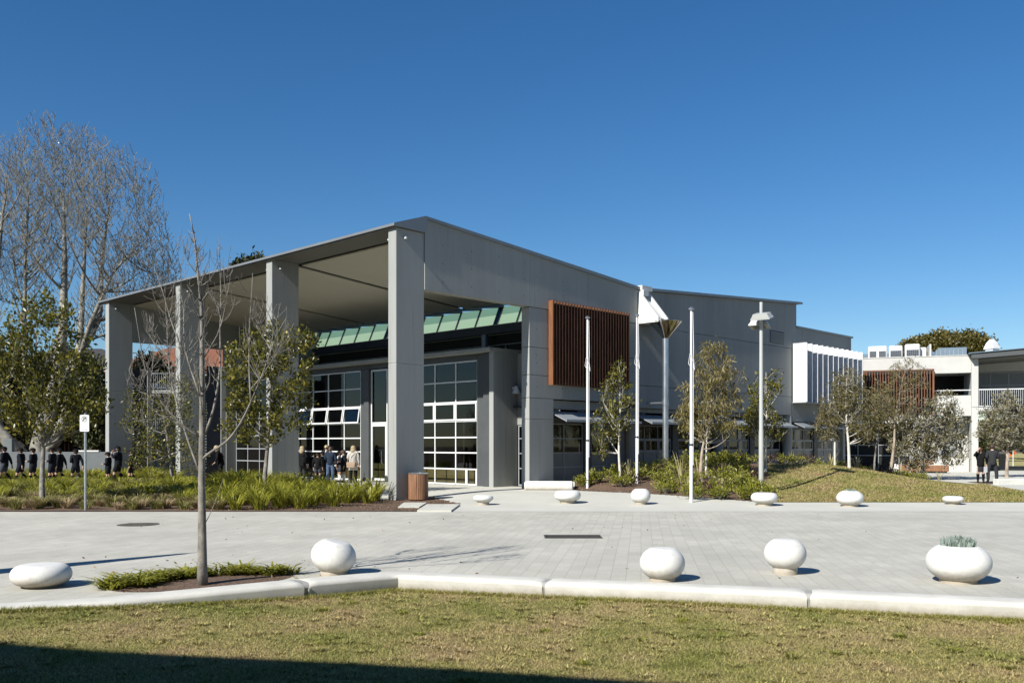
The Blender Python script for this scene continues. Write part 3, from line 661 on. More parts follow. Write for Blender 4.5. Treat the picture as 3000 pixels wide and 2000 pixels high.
def arm(kind,s):
    if kind=='fwd': return [(s*.122,-.02,.645),(s*.075,.11,.615),(s*.05,.155,.625)]
    if kind=='hip': return [(s*.205,-.06,.67),(s*.115,.02,.565),(s*.085,.05,.55)]
    if kind=='up': return [(s*.135,.10,.745),(s*.07,.125,.885),(s*.035,.115,.94)]
    if kind=='face': return [(s*.125,.06,.68),(s*.06,.13,.80),(s*.035,.12,.845)]
    if kind=='swf': return [(s*.128,.03,.645),(s*.118,.12,.52),(s*.115,.165,.49)]
    if kind=='swb': return [(s*.128,-.07,.65),(s*.13,-.11,.50),(s*.13,-.115,.445)]
    if kind=='cross': return [(s*.12,.0,.645),(s*.03,.11,.64),(s*-.02,.12,.655)]
    return [(s*.13,-.015,.64),(s*.13,.02,.49),(s*.125,.035,.43)]
def person(label,px,py_head,feet,h,face,arms=('down','down'),legs='stand',jacket='navy',low=('trousers','blackcloth'),hair=('brownhair',0),cap=None,group=None,lean=0,shirt=False,coat=False,socks=None,hd=1.0,glasses=False,z0=None):
    z,Y=feet; p=P(px,1300,Y); loc=Vector((p.x,p.y,z))
    hs=1.10+.10*max(0,(1.6-h)/.4)*hd; WX=1.16
    def S(q,ln=True):
        x,y,zz=q; y2=y+(max(0,zz-.5)*math.tan(lean) if ln else 0); return (x*h*WX,y2*h*1.05,zz*h)
    J={'pel':(0,0,.525),'sp':(0,-.005,.62),'ch':(0,0,.735),'nb':(0,-.008,.815),'nk':(0,.0,.855),'hd':(0,.012,.855+.045*hs),'ht':(0,.008,.855+.105*hs),'jaw':(0,.032,.855+.02*hs)}
    st={'stand':((.0,.0,0),(.0,.0,0)),'walk':((.06,.10,0),(.01,-.13,.025)),'walk2':((.03,.05,0),(.01,-.07,.01)),'wide':((.01,.0,0),(-.01,-.01,0))}[legs]
    wd=.058 if legs!='wide' else .085
    V=[];Rr=[];Eg=[];ix={}
    def add(k,q,r,par=None):
        ix[k]=len(V); V.append(S(q)); Rr.append(r*h)
        if par is not None: Eg.append((ix[par],ix[k]))
    add('pel',J['pel'],.050); add('sp',J['sp'],.050,'pel'); add('ch',J['ch'],.056,'sp'); add('nb',J['nb'],.038,'ch'); add('nk',J['nk'],.033,'nb'); add('hd',J['hd'],.050*hs,'nk'); add('ht',J['ht'],.038*hs,'hd')
    for s,kind,nm in ((-1,arms[0],'l'),(1,arms[1],'r')):
        a=arm(kind,s); add('sh'+nm,(s*.098,-.005,.795),.028,'ch'); add('el'+nm,a[0],.020,'sh'+nm); add('wr'+nm,a[1],.018,'el'+nm); add('ha'+nm,a[2],.019,'wr'+nm)
        d=(Vector(a[2])-Vector(a[1])).normalized(); sd=d.cross(Vector((0,1,0) if abs(d.y)<.8 else (0,0,1))).normalized(); pal=d.cross(sd)
        for k in range(4):
            b_=Vector(a[2])+sd*(.012*(k-1.5))+d*.014; m_=b_+d*(.016+.003*(k in (1,2)))+pal*.005; e_=m_+d*.012+pal*.010
            add('f%d'%k+nm,b_,.0055,'ha'+nm); add('g%d'%k+nm,m_,.005,'f%d'%k+nm); add('h%d'%k+nm,e_,.004,'g%d'%k+nm)
        q=Vector(a[2])-sd*.02; add('t'+nm,q-d*.002,.006,'ha'+nm); add('u'+nm,q-sd*.010+d*.014,.005,'t'+nm)
    for s,nm,(kf,af,az) in ((-1,'l',st[0]),(1,'r',st[1])):
        add('hp'+nm,(s*.048,0,.495),.040,'pel'); add('kn'+nm,(s*wd,kf+.008,.285+az*.5),.036,'hp'+nm); add('cf'+nm,(s*wd,(kf+af)/2-.008,.19+az),.034,'kn'+nm); add('an'+nm,(s*wd,af,.05+az),.022,'cf'+nm); add('to'+nm,(s*wd*1.1,af+.075,.022+az*.3),.02,'an'+nm)
    holder={}
    rot=face
    def body(m):
        o=link('person',m,MT['skin']); o.location=loc; o.rotation_euler=(0,0,rot); tag(o,label,'person',group); holder['o']=o
        hc=Vector(S(J['hd'])); r=.055*hs*h
        f=MB(); f.ell((hc.x,hc.y+r*.95,hc.z-.1*r),(r*.16,r*.28,r*.24),8); f.ell((hc.x,hc.y+r*.78,hc.z-.55*r),(r*.32,r*.12,r*.08),8,1)
        for s in (-1,1):
            f.ell((hc.x+s*r*.36,hc.y+r*.84,hc.z+.12*r),(r*.15,r*.1,r*.09),8,2 if not glasses else 1); f.ell((hc.x+s*r*.95,hc.y,hc.z-.05*r),(r*.12,r*.22,r*.3),8)
        if glasses: f.ell((hc.x,hc.y+r*.9,hc.z+.14*r),(r*.85,r*.14,r*.26),12,2)
        f.build('face',[MT['skin'],MT['terra'],MT['sunglass']],o,True)
        hm,ll=hair; f=MB(); f.ell((hc.x,hc.y-r*.12,hc.z+.30*r),(r*1.12,r*1.18,r*1.02),16,0,-.35,1,8)
        f.ell((hc.x,hc.y-r*.35,hc.z-.05*r),(r*1.05,r*.9,r*.85),14)
        if ll:
            n=16; vs=[];fs=[]
            for i in range(n):
                a=R(200+ -40+ 220*i/(n-1)) ; a=math.pi*(1.0+ -.12)+ (math.pi*1.24)*i/(n-1)
                for (t,kk) in ((0,1.08),(.4,1.22),(.75,1.25),(1,1.05)):
                    vs.append((hc.x+math.cos(a)*r*kk*1.02,hc.y-r*.1+math.sin(a)*r*kk*1.0-.1*r*t,hc.z+.3*r-t*ll*h-(.02*h*math.sin(i*2.1) if t==1 else 0)))
            for i in range(n-1):
                for j in range(3): fs.append((i*4+j,i*4+4+j,i*4+5+j,i*4+1+j))
            f.add(vs,fs)
        f.build('hair',MT[hm],o,'all')
        if cap:
            f=MB(); f.ell((hc.x,hc.y-r*.05,hc.z+.42*r),(r*1.22,r*1.27,r*.98),16,0,-.05,1,6)
            pts=[]; 
            for i in range(9):
                a=math.pi*(.12+.76*i/8); pts.append((hc.x+math.cos(a)*r*1.15,hc.y+math.sin(a)*r*1.15,hc.z+.45*r)); 
            q=[(hc.x+math.cos(math.pi*(.12+.76*i/8))*r*1.2,hc.y+r*.75+math.sin(math.pi*(.12+.76*i/8))*r*1.35,hc.z+.18*r) for i in range(9)]
            f.add(pts+q,[(i,i+1,i+10,i+9) for i in range(8)]); f.build('cap',MT['blackcloth'],o,'all')
        if socks:
            f=MB()
            for nm in 'lr':
                a,c,e=Vector(V[ix['an'+nm]]),Vector(V[ix['cf'+nm]]),Vector(V[ix['kn'+nm]]); f.tube([a,c,c.lerp(e,.6)],[.028*h,.039*h,.040*h],10)
            f.build('socks',MT[socks],o,True)
        f=MB()
        for nm in 'lr':
            a=Vector(V[ix['an'+nm]]);c=Vector(V[ix['to'+nm]]); mid=a.lerp(c,.45)
            f.ell((mid.x,mid.y,max(.028*h,mid.z-.01*h)),(.030*h,.078*h,.028*h),12); 
        f.build('shoes',MT['blackcloth'],o,True)
        if low[0]=='skirt' or coat:
            f=MB(); zt,zb,r0,r1,mm=(.56,.31,.08,.085,low[1]) if low[0]=='skirt' else (.74,.34,.095,.125,jacket)
            c0=Vector(S((0,0,zt))); prof=[]
            f.lathe([(r1*h*.97,zb*h),(r1*h,zb*h+.004),((r0+r1)/2*h,(zt+zb)/2*h),(r0*h,zt*h),(r0*.8*h,(zt+.02)*h)],20,(0,c0.y*.5,0),0,1.0,.82); f.build('skirt' if low[0]=='skirt' else 'coat_skirt',MT[mm],o,'all')
        if shirt:
            f=MB(); q=Vector(S((0,.0,.835))); f.lathe([(.036*h,-.02*h),(.038*h,.004*h),(.034*h,.006*h)],14,tuple(q)); f.ell((q.x,q.y+.055*h,q.z-.055*h),(.022*h,.03*h,.055*h),10); f.build('shirt_collar',MT['shirt'],o,True)
    skin_later(V,Eg,Rr,0,body)
    # jacket
    jv=[];jr=[];je=[];jx={}
    def ja(k,q,r,par=None):
        jx[k]=len(jv); jv.append(q); jr.append(r*h)
        if par: je.append((jx[par],jx[k]))
    lowz=.46 if jacket in ('navy','blackcloth','greycloth') and not coat else .5
    ja('a',S((0,0,lowz-.035)),.108); ja('a2',S((0,0,lowz+.04)),.108,'a'); ja('b',V[ix['sp']],.100,'a2'); ja('c',V[ix['ch']],.112,'b'); ja('d',S((0,-.006,.818)),.044,'c')
    for nm in 'lr':
        ja('s'+nm,V[ix['sh'+nm]],.050,'c'); ja('e'+nm,V[ix['el'+nm]],.042,'s'+nm); w_=Vector(V[ix['el'+nm]]).lerp(Vector(V[ix['wr'+nm]]),.93); ja('w'+nm,tuple(w_),.027,'e'+nm)
    skin_later(jv,je,jr,0,lambda m: link('jacket' if jacket!='coat' else 'coat',m,MT[jacket],holder['o']))
    if low[0] in ('trousers','shorts'):
        tv=[];tr=[];te=[];tx={}
        def ta(k,q,r,par=None):
            tx[k]=len(tv); tv.append(q); tr.append(r*h)
            if par: te.append((tx[par],tx[k]))
        ta('p0',S((0,0,.615)),.070); ta('p',S((0,0,.545)),.076,'p0')
        for nm in 'lr':
            ta('h'+nm,V[ix['hp'+nm]],.070,'p'); 
            if low[0]=='shorts': ta('k'+nm,tuple(Vector(V[ix['hp'+nm]]).lerp(Vector(V[ix['kn'+nm]]),.93)),.064,'h'+nm)
            else: ta('k'+nm,V[ix['kn'+nm]],.052,'h'+nm); ta('c'+nm,V[ix['cf'+nm]],.047,'k'+nm); ta('a'+nm,tuple(Vector(V[ix['an'+nm]])+Vector((0,0,-.015*h))),.036,'c'+nm)
        skin_later(tv,te,tr,0,lambda m: link(low[0],m,MT[low[1]],holder['o']))
    return loc
PF=(.205,37.4); LF=R(90)   # pupils on the footpath walk towards the left
gk='pupils walking along the footpath'
def kid(px,hd,label,h,arms=('fwd','down'),legs='walk',low=('shorts','navy'),socks='blackcloth',face=LF,Y=None,**k):
    person(label,px,hd,(.21,Y or 37.4),h,face,arms,legs,k.pop('jacket','navy'),low,k.pop('hair',('brownhair',0)),True,gk,socks=socks,shirt=True,**k)
kid(13,1305,'pupil in dark cap and blazer holding papers, first in the line',1.56,('fwd','swb'),low=('shorts','greyshort'))
kid(61,1311,'second pupil in line, dark cap and blazer, before the leafy tree trunk',1.50,('swb','fwd'))
kid(97,1310,'third pupil in line, dark cap, left of the tree trunk',1.50,('fwd','fwd'),'walk2')
kid(153,1311,'pupil with head bowed under a dark cap, right of the tree trunk',1.52,('fwd','fwd'),'walk2',Y=37.0)
kid(175,1316,'pupil close behind the bowed one, dark broad cap and blazer',1.47,('down','swb'),Y=37.9)
kid(222,1320,'pupil in shorts seen from behind, left of the parking sign',1.45,('fwd','swb'),face=R(50))
kid(317,1324,'short pupil in a flat cap holding a paper, right of the parking sign',1.33,('fwd','fwd'),'stand',socks='greyshort')
kid(346,1302,'tall pupil in a dark cap with a hand raised to the face',1.58,('face','down'),'walk',hair=('brownhair',.06),low=('shorts','blackcloth'))
kid(386,1318,'last pupil in the line, dark cap and blazer, half behind the sparse shrub',1.44,('down','swb'),'walk2')
person('person in black leaning forward, long fair hair, hand on hip, in the portico',647,1293,(.16,40.6),1.66,R(100),('swf','hip'),'stand','blackcloth',('trousers','blackcloth'),('blonde',.1),lean=R(14))
gg='people gathered by the portico door'
PZ=.155
person('person with long blonde hair and black jacket seen from behind, black backpack',885,1298,(PZ,40.2),1.64,R(-20),('fwd','down'),'stand','blackcloth',('trousers','greycloth'),('blonde',.14),group=gg)
person('pupil in a dark cap beside the person with the backpack',913,1317,(PZ,40.6),1.36,R(20),('fwd','down'),'stand','navy',('shorts','greyshort'),('brownhair',0),True,gg,socks='greyshort',shirt=True)
person('pupil in a black cap and jacket facing the door, in the middle of the group',931,1318,(PZ,40.0),1.36,R(-8),('down','down'),'stand','blackcloth',('shorts','greyshort'),('brownhair',0),True,gg,socks='greyshort')
person('pupil in a dark cap half hidden behind the navy knitted top',945,1316,(PZ,41.0),1.38,R(70),('fwd','down'),'stand','navy',('shorts','greyshort'),('brownhair',0),True,gg,socks='greyshort',shirt=True)
person('person with long fair hair and sunglasses facing the viewer',957,1292,(PZ,42.0),1.68,R(172),('fwd','fwd'),'stand','greycloth',('trousers','blackcloth'),('blonde',.1),group=gg,glasses=True,shirt=True)
person('person in a navy knitted top and blue jeans seen from behind',968,1303,(PZ,40.0),1.62,R(-5),('fwd','down'),'stand','navyknit',('trousers','jeans'),('brownhair',.05),group=gg)
person('pupil in a dark cap and blazer with white shirt, left of the dark-haired pupil',995,1316,(PZ,41.2),1.40,R(120),('fwd','down'),'stand','navy',('shorts','greyshort'),('brownhair',0),True,gg,socks='shirt',shirt=True)
person('bare-headed dark-haired pupil in a blazer beside the pale coat',1007,1310,(PZ,40.6),1.46,R(110),('down','fwd'),'stand','navy',('shorts','blackcloth'),('brownhair',0),None,gg,socks='shirt',shirt=True)
person('person with long blonde hair in a pale knee-length coat, seen from behind',1035,1290,(PZ,39.8),1.66,R(-10),('fwd','down'),'stand','coat',('trousers','blackcloth'),('blonde',.13),group=gg,coat=True)
person('person in a dark dress shading the eyes, by the white column',2873,1315,(.155,40.3),1.58,R(155),('down','up'),'stand','blackcloth',('skirt','greycloth'),('brownhair',.05),socks='blackcloth')
person('person in a dark suit seen from behind, feet apart',2907,1304,(.155,40.0),1.72,R(-8),('fwd','fwd'),'wide','greycloth',('trousers','greycloth'),('brownhair',0),shirt=True)
flush()
# bags and papers carried
def carried(name,label,cat,px,py,Y,build,mat,rz=0):
    mb=MB(); build(mb); o=mb.build(name,MT[mat],None,True); o.location=P(px,py,Y); o.rotation_euler=(0,0,rz); return tag(o,label,cat)
def bag(mb): mb.bx(-.2,.2,-.07,.07,-.14,.12,bev=.04); mb.bx(-.19,.19,-.085,-.07,-.02,.115,bev=.005); mb.tube([(-.18,0,.1),(-.1,.05,.4),(.05,.06,.62),(.16,.03,.4),(.18,0,.1)],.014,6)
carried('shoulder_bag','tan shoulder bag hanging over the back of the pale coat','bag',1029,1361,39.52,bag,'tanbag',R(-10))
def pack(mb): mb.bx(-.15,.15,-.1,.08,-.24,.2,bev=.06); mb.bx(-.11,.11,-.14,-.1,-.2,.02,bev=.02); mb.tube([(-.1,.05,.18),(-.11,.14,.26),(-.11,.2,.1)],.02,6); mb.tube([(.1,.05,.18),(.11,.14,.26),(.11,.2,.1)],.02,6)
carried('backpack','black backpack on the back of the blonde person','backpack',888,1352,39.98,pack,'blackcloth',R(-20))
def paper(mb): mb.bx(-.09,.09,-.004,.004,-.14,.13)
carried('paper_folder','blue and white folder held between the two people at the right','folder',2888,1374,39.9,paper,'shirt',R(20))
# ------------------------------------------------------------ white classroom wing at the right
W0=(27.65,55.3,0); WA=-R(20.2)
w=thing('classroom_wing','white two-storey school wing with timber screen, balcony and roof plant','building',W0,WA)
def Wl(x,y,z=0): return Matrix.Translation(W0)@Matrix.Rotation(WA,4,'Z')@Vector((x,y,z))
mb=MB(); mb.bx(-8.2,.0,0,.35,6.15,7.17); mb.bx(-2.1,.0,.003,.35,3.55,4.78); mb.bx(-8.2,-2.1,.003,.35,3.3,6.15); mb.bx(-8.25,-.04,-.03,.4,7.173,7.22)
mb.build('wall',MT['wingwall'],w)
mb=MB(); mb.bx(-3.4,-.02,1.5,1.8,.1,3.5); mb.bx(-3.4,-2.6,.02,.3,.1,3.3); mb.bx(-3.4,-.02,.9,1.2,.1,1.0); mb.build('ground_wall',MT['wingwall'],w)
mb=MB(); mb.bx(-1.6,-.7,1.46,1.49,.2,2.5); o=mb.build('door',MT['greyalum'],w); h=MB(); h.bx(-1.5,-1.4,1.42,1.46,1.0,1.3); h.build('handle',MT['steel'],o)
mb=MB(); mb.bx(-8.2,-3.4,.8,.9,.1,3.3); mb.build('shopfront_glass',MT['black'],w)
mb=MB()
for x in (-7.6,-6.4,-5.2,-4.0): mb.bx(x,x+.06,.7,.79,.1,3.3)
for z in (1.1,1.75,2.5): mb.bx(-8.2,-3.4,.72,.78,z,z+.06)
mb.build('shopfront_frame',MT['greyalum'],w)
mb=MB(); mb.bx(-6.6,-3.6,-.9,.0,3.12,3.25); mb.build('canopy',MT['whitepaint'],w)
mb=MB(); mb.bx(-6.1,-2.05,-.42,-.38,6.34,6.40); mb.bx(-6.1,-2.05,-.42,-.38,3.62,3.68); mb.bx(-6.1,-6.0,-.40,-.003,3.66,6.36); mb.bx(-2.12,-2.05,-.38,-.003,3.66,6.36); so=mb.build('timber_screen',MT['timberend'],w)
sl=MB()
for i in range(26): sl.bx(-6.05+.156*i,-6.01+.156*i,-.38,-.28,3.66,6.36)
sl.build('batten',MT['timberend'],so)
mb=MB(); mb.bx(-6.05,-2.1,-.03,-.005,3.66,6.36); mb.build('backing',MT['black'],so)
# open gallery behind the upper opening
mb=MB(); mb.bx(-2.1,0,3.6,3.7,4.0,7.0); mb.bx(-2.1,0,.36,3.6,3.6,3.7); mb.build('gallery_wall',MT['interior'],w)
mb=MB(); mb.bx(-2.1,0,.36,3.6,6.2,6.26); mb.build('gallery_ceiling',MT['ceil'],w)
mb=MB(); mb.tube([(-2.1,.15,5.10),(0,.15,5.10)],.03,8); mb.build('handrail',MT['whitepaint'],w,True)
# pavilion with balcony
mb=MB(); mb.bx(0.003,.37,-.2,.2,-.1,7.15); mb.bx(6.6,6.97,-.2,.2,-.1,7.15); mb.bx(0.01,.37,-.205,-.2,4.05,4.07,1)
mb.build('column',[MT['wingwall'],MT['darksteel']],w)
mb=MB(); mb.prism([(-.05,7.22),(8,7.75),(8,7.40),(.38,6.95),(-.05,6.95)],'y',-.75,7.5); mb.build('roof_fascia',MT['pilaster'],w)
mb=MB(); mb.prism([(-.2,7.226),(8.1,7.775),(8.1,7.82),(-.2,7.27)],'y',-.85,7.6); mb.build('roof',MT['blueroof'],w)
mb=MB(); mb.prism([(.39,6.94),(8,7.39),(8,7.36),(.39,6.91)],'y',.0,4.4); mb.build('balcony_ceiling',MT['soffit'],w)
mb=MB(); mb.bx(.02,.35,.21,4.5,-.1,7.1); mb.bx(.36,8,4.4,4.6,4.05,7.3); mb.build('balcony_wall',MT['wingwall'],w)
mb=MB(); mb.bx(.9,8,4.33,4.39,4.9,4.96)
for x in (.9,1.55,2.6,3.7,4.8): mb.bx(x,x+.07,4.33,4.39,4.1,6.4)
for z in (5.55,6.35): mb.bx(.9,5,4.335,4.385,z,z+.07)
o=mb.build('balcony_window',MT['greyalum'],w); g=MB(); g.bx(.95,5,4.36,4.37,4.2,6.35); g.build('pane',MT['greypanel'],o)
mb=MB(); mb.bx(.36,8,-.15,4.4,3.83,4.05); mb.build('balcony_slab',MT['wingwall'],w)
mb=MB(); mb.bx(.38,8,-.12,-.06,5.08,5.14); mb.bx(.38,8,-.11,-.07,4.10,4.14)
for i in range(68): mb.bx(.42+.11*i,.435+.11*i,-.1,-.08,4.14,5.08)
mb.build('balustrade',MT['alum'],w)
mb=MB(); mb.bx(.4,8,4.42,4.55,.1,.45); mb.build('plinth',MT['pilaster'],w)
mb=MB(); mb.prism([(-6.0,7.2),(.0,7.2),(.0,8.1),(-6.0,8.1)],'y',7.0,7.3); mb.prism([(-2.0,7.19),(0,7.19),(0,7.9),(-1.6,7.9)],'y',2.2,6.9)
mb.build('sloping_roof',MT['blueroof'],w)
mb=MB()
for i in range(8): mb.add([(-2+.25*i,2.19,7.25),(-1.97+.25*i,2.19,7.25),(-1.97+.25*i,2.19,7.8),(-2+.25*i,2.19,7.8)],[(0,1,2,3)])
mb.build('roof_rib',MT['awning'],w)
mb=MB(); mb.bx(-2.25,-2.15,.5,3,7.18,8.0); mb.bx(-4.2,-2.26,1.5,1.7,7.18,7.62); mb.bx(-8,-6.3,1.2,1.4,7.18,7.7)
mb.build('parapet_upstand',MT['wingwall'],w)
mb=MB(); mb.lathe([(.34,7.2),(.36,7.55),(.46,7.6),(.46,7.66),(.3,8.0),(.2,8.1),(.12,8.2),(0,8.22)],4,(1.25,1.0,0)); mb.build('roof_vent',MT['whitepaint'],w)
# air conditioners on the roof
def aircon(px,wd,label,n=1,gap=0,y=.9,h=.82,first=[None]):
    x=((px-1500)/F*55.3-27.65)/(.938+.347*(px-1500)/F)+.3
    a=thing('air_conditioner',label,'air conditioner',Wl(x,y,7.2),WA,'air conditioning units on the white wing roof')
    mb=MB(); mb.bx(-wd/2,wd/2,0,.7,0,h,bev=.06); mb.build('casing',MT['whitepaint'],a)
    for k in range(n):
        g=MB(); gw=wd/n-.16; c=-wd/2+wd/n*(k+.5)
        g.bx(c-gw/2,c+gw/2,-.012,-.004,.12,.5)
        for i in range(7): g.bx(c-gw/2,c+gw/2,-.02,-.012,.13+i*.055,.14+i*.055,1)
        for i in range(7): g.bx(c-gw/2+gw*i/6-.005,c-gw/2+gw*i/6+.005,-.026,-.02,.12,.5,1)
        g.build('grille',[MT['louvre'],MT['greyalum']],a)
aircon(2557,1.1,'widest white air conditioner, with two grilles, at the left of the roof row',2)
aircon(2611,.78,'white air conditioner with one grille standing between its two neighbours',1)
aircon(2660,.85,'white air conditioner with one grille nearest the plain white box',1,y=.7,h=.86)
aircon(2690,.5,'small plain white roof unit without grille beside the upstand',0,y=1.2,h=.68)
# ------------------------------------------------------------ left background: low wall, fence, neighbours, stair tower
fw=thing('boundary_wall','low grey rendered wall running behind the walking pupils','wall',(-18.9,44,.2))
mb=MB(); mb.bx(-40,0,0,.22,-.3,1.27,bev=.015); mb.bx(-20,-17,.02,.2,-.3,1.26); mb.build('wall_body',MT['greypanel'],fw)  # darker grey puts the shade lying on this wall into its colour
mb=MB(); mb.bx(-2.0,-.9,-.03,.26,1.275,1.35); mb.build('capping',MT['white'],fw)
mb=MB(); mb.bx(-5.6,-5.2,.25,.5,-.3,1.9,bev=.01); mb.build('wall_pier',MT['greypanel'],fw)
fe=thing('paling_fence','tall dark timber paling fence behind the low grey wall','fence',(-48,61,.2))
mb=MB()
for i in range(99): mb.bx(i*.29,i*.29+.275,rnd.uniform(0,.02),.03,-.2,2.3+rnd.uniform(-.03,.03))
mb.build('paling',MT['fence'],fe); mb=MB(); mb.bx(0,28,.04,.1,.5,.6); mb.bx(0,28,.04,.1,1.7,1.8); mb.build('rail',MT['fence'],fe)
def house(name,label,loc,rz,lx,ly,h,rh,wm,rm,windows=()):
    t=thing(name,label,'house',loc,rz); mb=MB(); mb.bx(-lx/2,lx/2,0,ly,0,h); mb.build('wall',MT[wm],t)
    e=.5; mb=MB(); A=[(-lx/2-e,-e,h-.1),(lx/2+e,-e,h-.1),(lx/2+e,ly+e,h-.1),(-lx/2-e,ly+e,h-.1),(-lx/2+ly/2,ly/2,h+rh),(lx/2-ly/2,ly/2,h+rh)]
    mb.add(A,[(0,1,5,4),(1,2,5),(2,3,4,5),(3,0,4),(3,2,1,0)]); mb.build('roof',MT[rm],t)
    mb=MB(); mb.bx(-lx/2-e-.05,lx/2+e+.05,-e-.1,-e,h-.2,h-.06); mb.build('gutter',MT['whitepaint'],t)
    for (x,z,ww,hh) in windows:
        f=MB(); f.bx(x,x+ww,-.05,-.004,z,z+hh); o=f.build('window',MT['whitepaint'],t); g=MB(); g.bx(x+.07,x+ww/2-.03,-.06,-.052,z+.07,z+hh-.07); g.bx(x+ww/2+.03,x+ww-.07,-.06,-.052,z+.07,z+hh-.07); g.build('pane',MT['glassdark'],o)
    return t
house('brick_house','house with orange terracotta tiled roof seen between the portico columns',(-27.0,73,.2),-R(6),14,9,7.2,2.6,'brick','tileorange',((-4,4.4,1.6,1.5),(1,4.4,1.6,1.5),(-4,1,1.6,1.5),(2,1,1.6,1.5)))
house('dark_house','neighbouring house with dark tiled roof behind the leafy tree',(-36.0,74,.2),R(8),12,9,7.6,2.2,'brick','tiledark',((-2,5,1.5,1.4),(3,5,1.5,1.4)))
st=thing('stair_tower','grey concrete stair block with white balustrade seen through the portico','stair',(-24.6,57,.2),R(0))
mb=MB(); mb.bx(0,7.5,0,.25,0,2.2); mb.bx(0,7.5,.255,3,2.0,2.2); mb.bx(5.4,7.6,.6,1,2.2,5.4); mb.bx(0,7.5,3.0,3.2,0,5.6); mb.build('wall',MT['greypanel'],st)  # concrete darkened: its partial shade is put into the grey
mb=MB()
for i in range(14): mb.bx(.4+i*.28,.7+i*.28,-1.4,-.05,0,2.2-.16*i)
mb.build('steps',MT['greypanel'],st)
for z in (2.2,5.0):
    mb=MB(); mb.bx(0,5.3,.03,.08,z+1.0,z+1.06); mb.bx(0,5.3,.04,.07,z+.12,z+.15); 
    for i in range(44): mb.bx(.05+.12*i,.07+.12*i,.045,.065,z+.15,z+1.0)
    mb.build('balustrade',MT['greyalum'],st)
mb=MB(); mb.bx(0,5.4,.1,3,4.8,5.0); mb.build('landing',MT['conc2'],st)
# veranda block behind the camera: its roof edge throws the shade on the lawn
H=7.6; off=(H-ZL)/.74
A=Vector((-5.2,9.36)); Bq=Vector((1.34,7.86)); dS=Vector((.665,.747)); a0=A-dS*off; b0=Bq-dS*off; dd=(b0-a0).normalized(); nn=Vector((dd.y,-dd.x))
vb=thing('veranda_block','school building behind the viewer whose roof shades the near lawn','building')
def vq(s,t): q=a0+dd*s+nn*t; return (q.x,q.y)
def vbox(mb,s0,s1,t0,t1,z0,z1):
    c=[vq(s0,t0),vq(s0,t1),vq(s1,t1),vq(s1,t0)]; mb.prism(c[::-1],'z',z0,z1)
mb=MB(); vbox(mb,-16,30,0,12,H-.25,H); vbox(mb,-16,30,4.2,7.8,H+.01,H+3.0); vbox(mb,-16,30,7.8,12,H+.01,H+6.0); mb.build('roof',MT['darksteel'],vb)  # set-back upper tiers added unseen to block sky light and deepen the lawn shade
mb=MB(); vbox(mb,-15,29,2.6,2.9,-.3,H-.26); vbox(mb,-15,29,.2,2.6,3.5,3.7); mb.build('wall',MT['interior'],vb)
mb=MB()
for s in range(-15,30,5): vbox(mb,s,s+.3,.3,.6,-.3,H-.26)
mb.build('column',MT['conc2'],vb)
# unseen parasol left of the frame, added for its shadow on the paving
q=Vector((-5.37,15.7))-dS*(4.3/.74); pu=thing('shadow_post','unseen parasol standing on the paving at the left edge','shadow_caster',(q.x,q.y,0))
mb=MB(); mb.lathe([(.3,0),(.3,.06),(.03,.08),(.03,4.25),(0,4.3)],12); mb.build('pole',MT['alum'],pu,True)
mb=MB(); mb.lathe([(.05,1.4),(.30,1.6),(.27,2.2),(.2,3.0),(.08,4.1),(.02,4.2)],10); mb.build('canopy',MT['shirt'],pu,True)  # tapered bulge sized to thicken the cast shadow
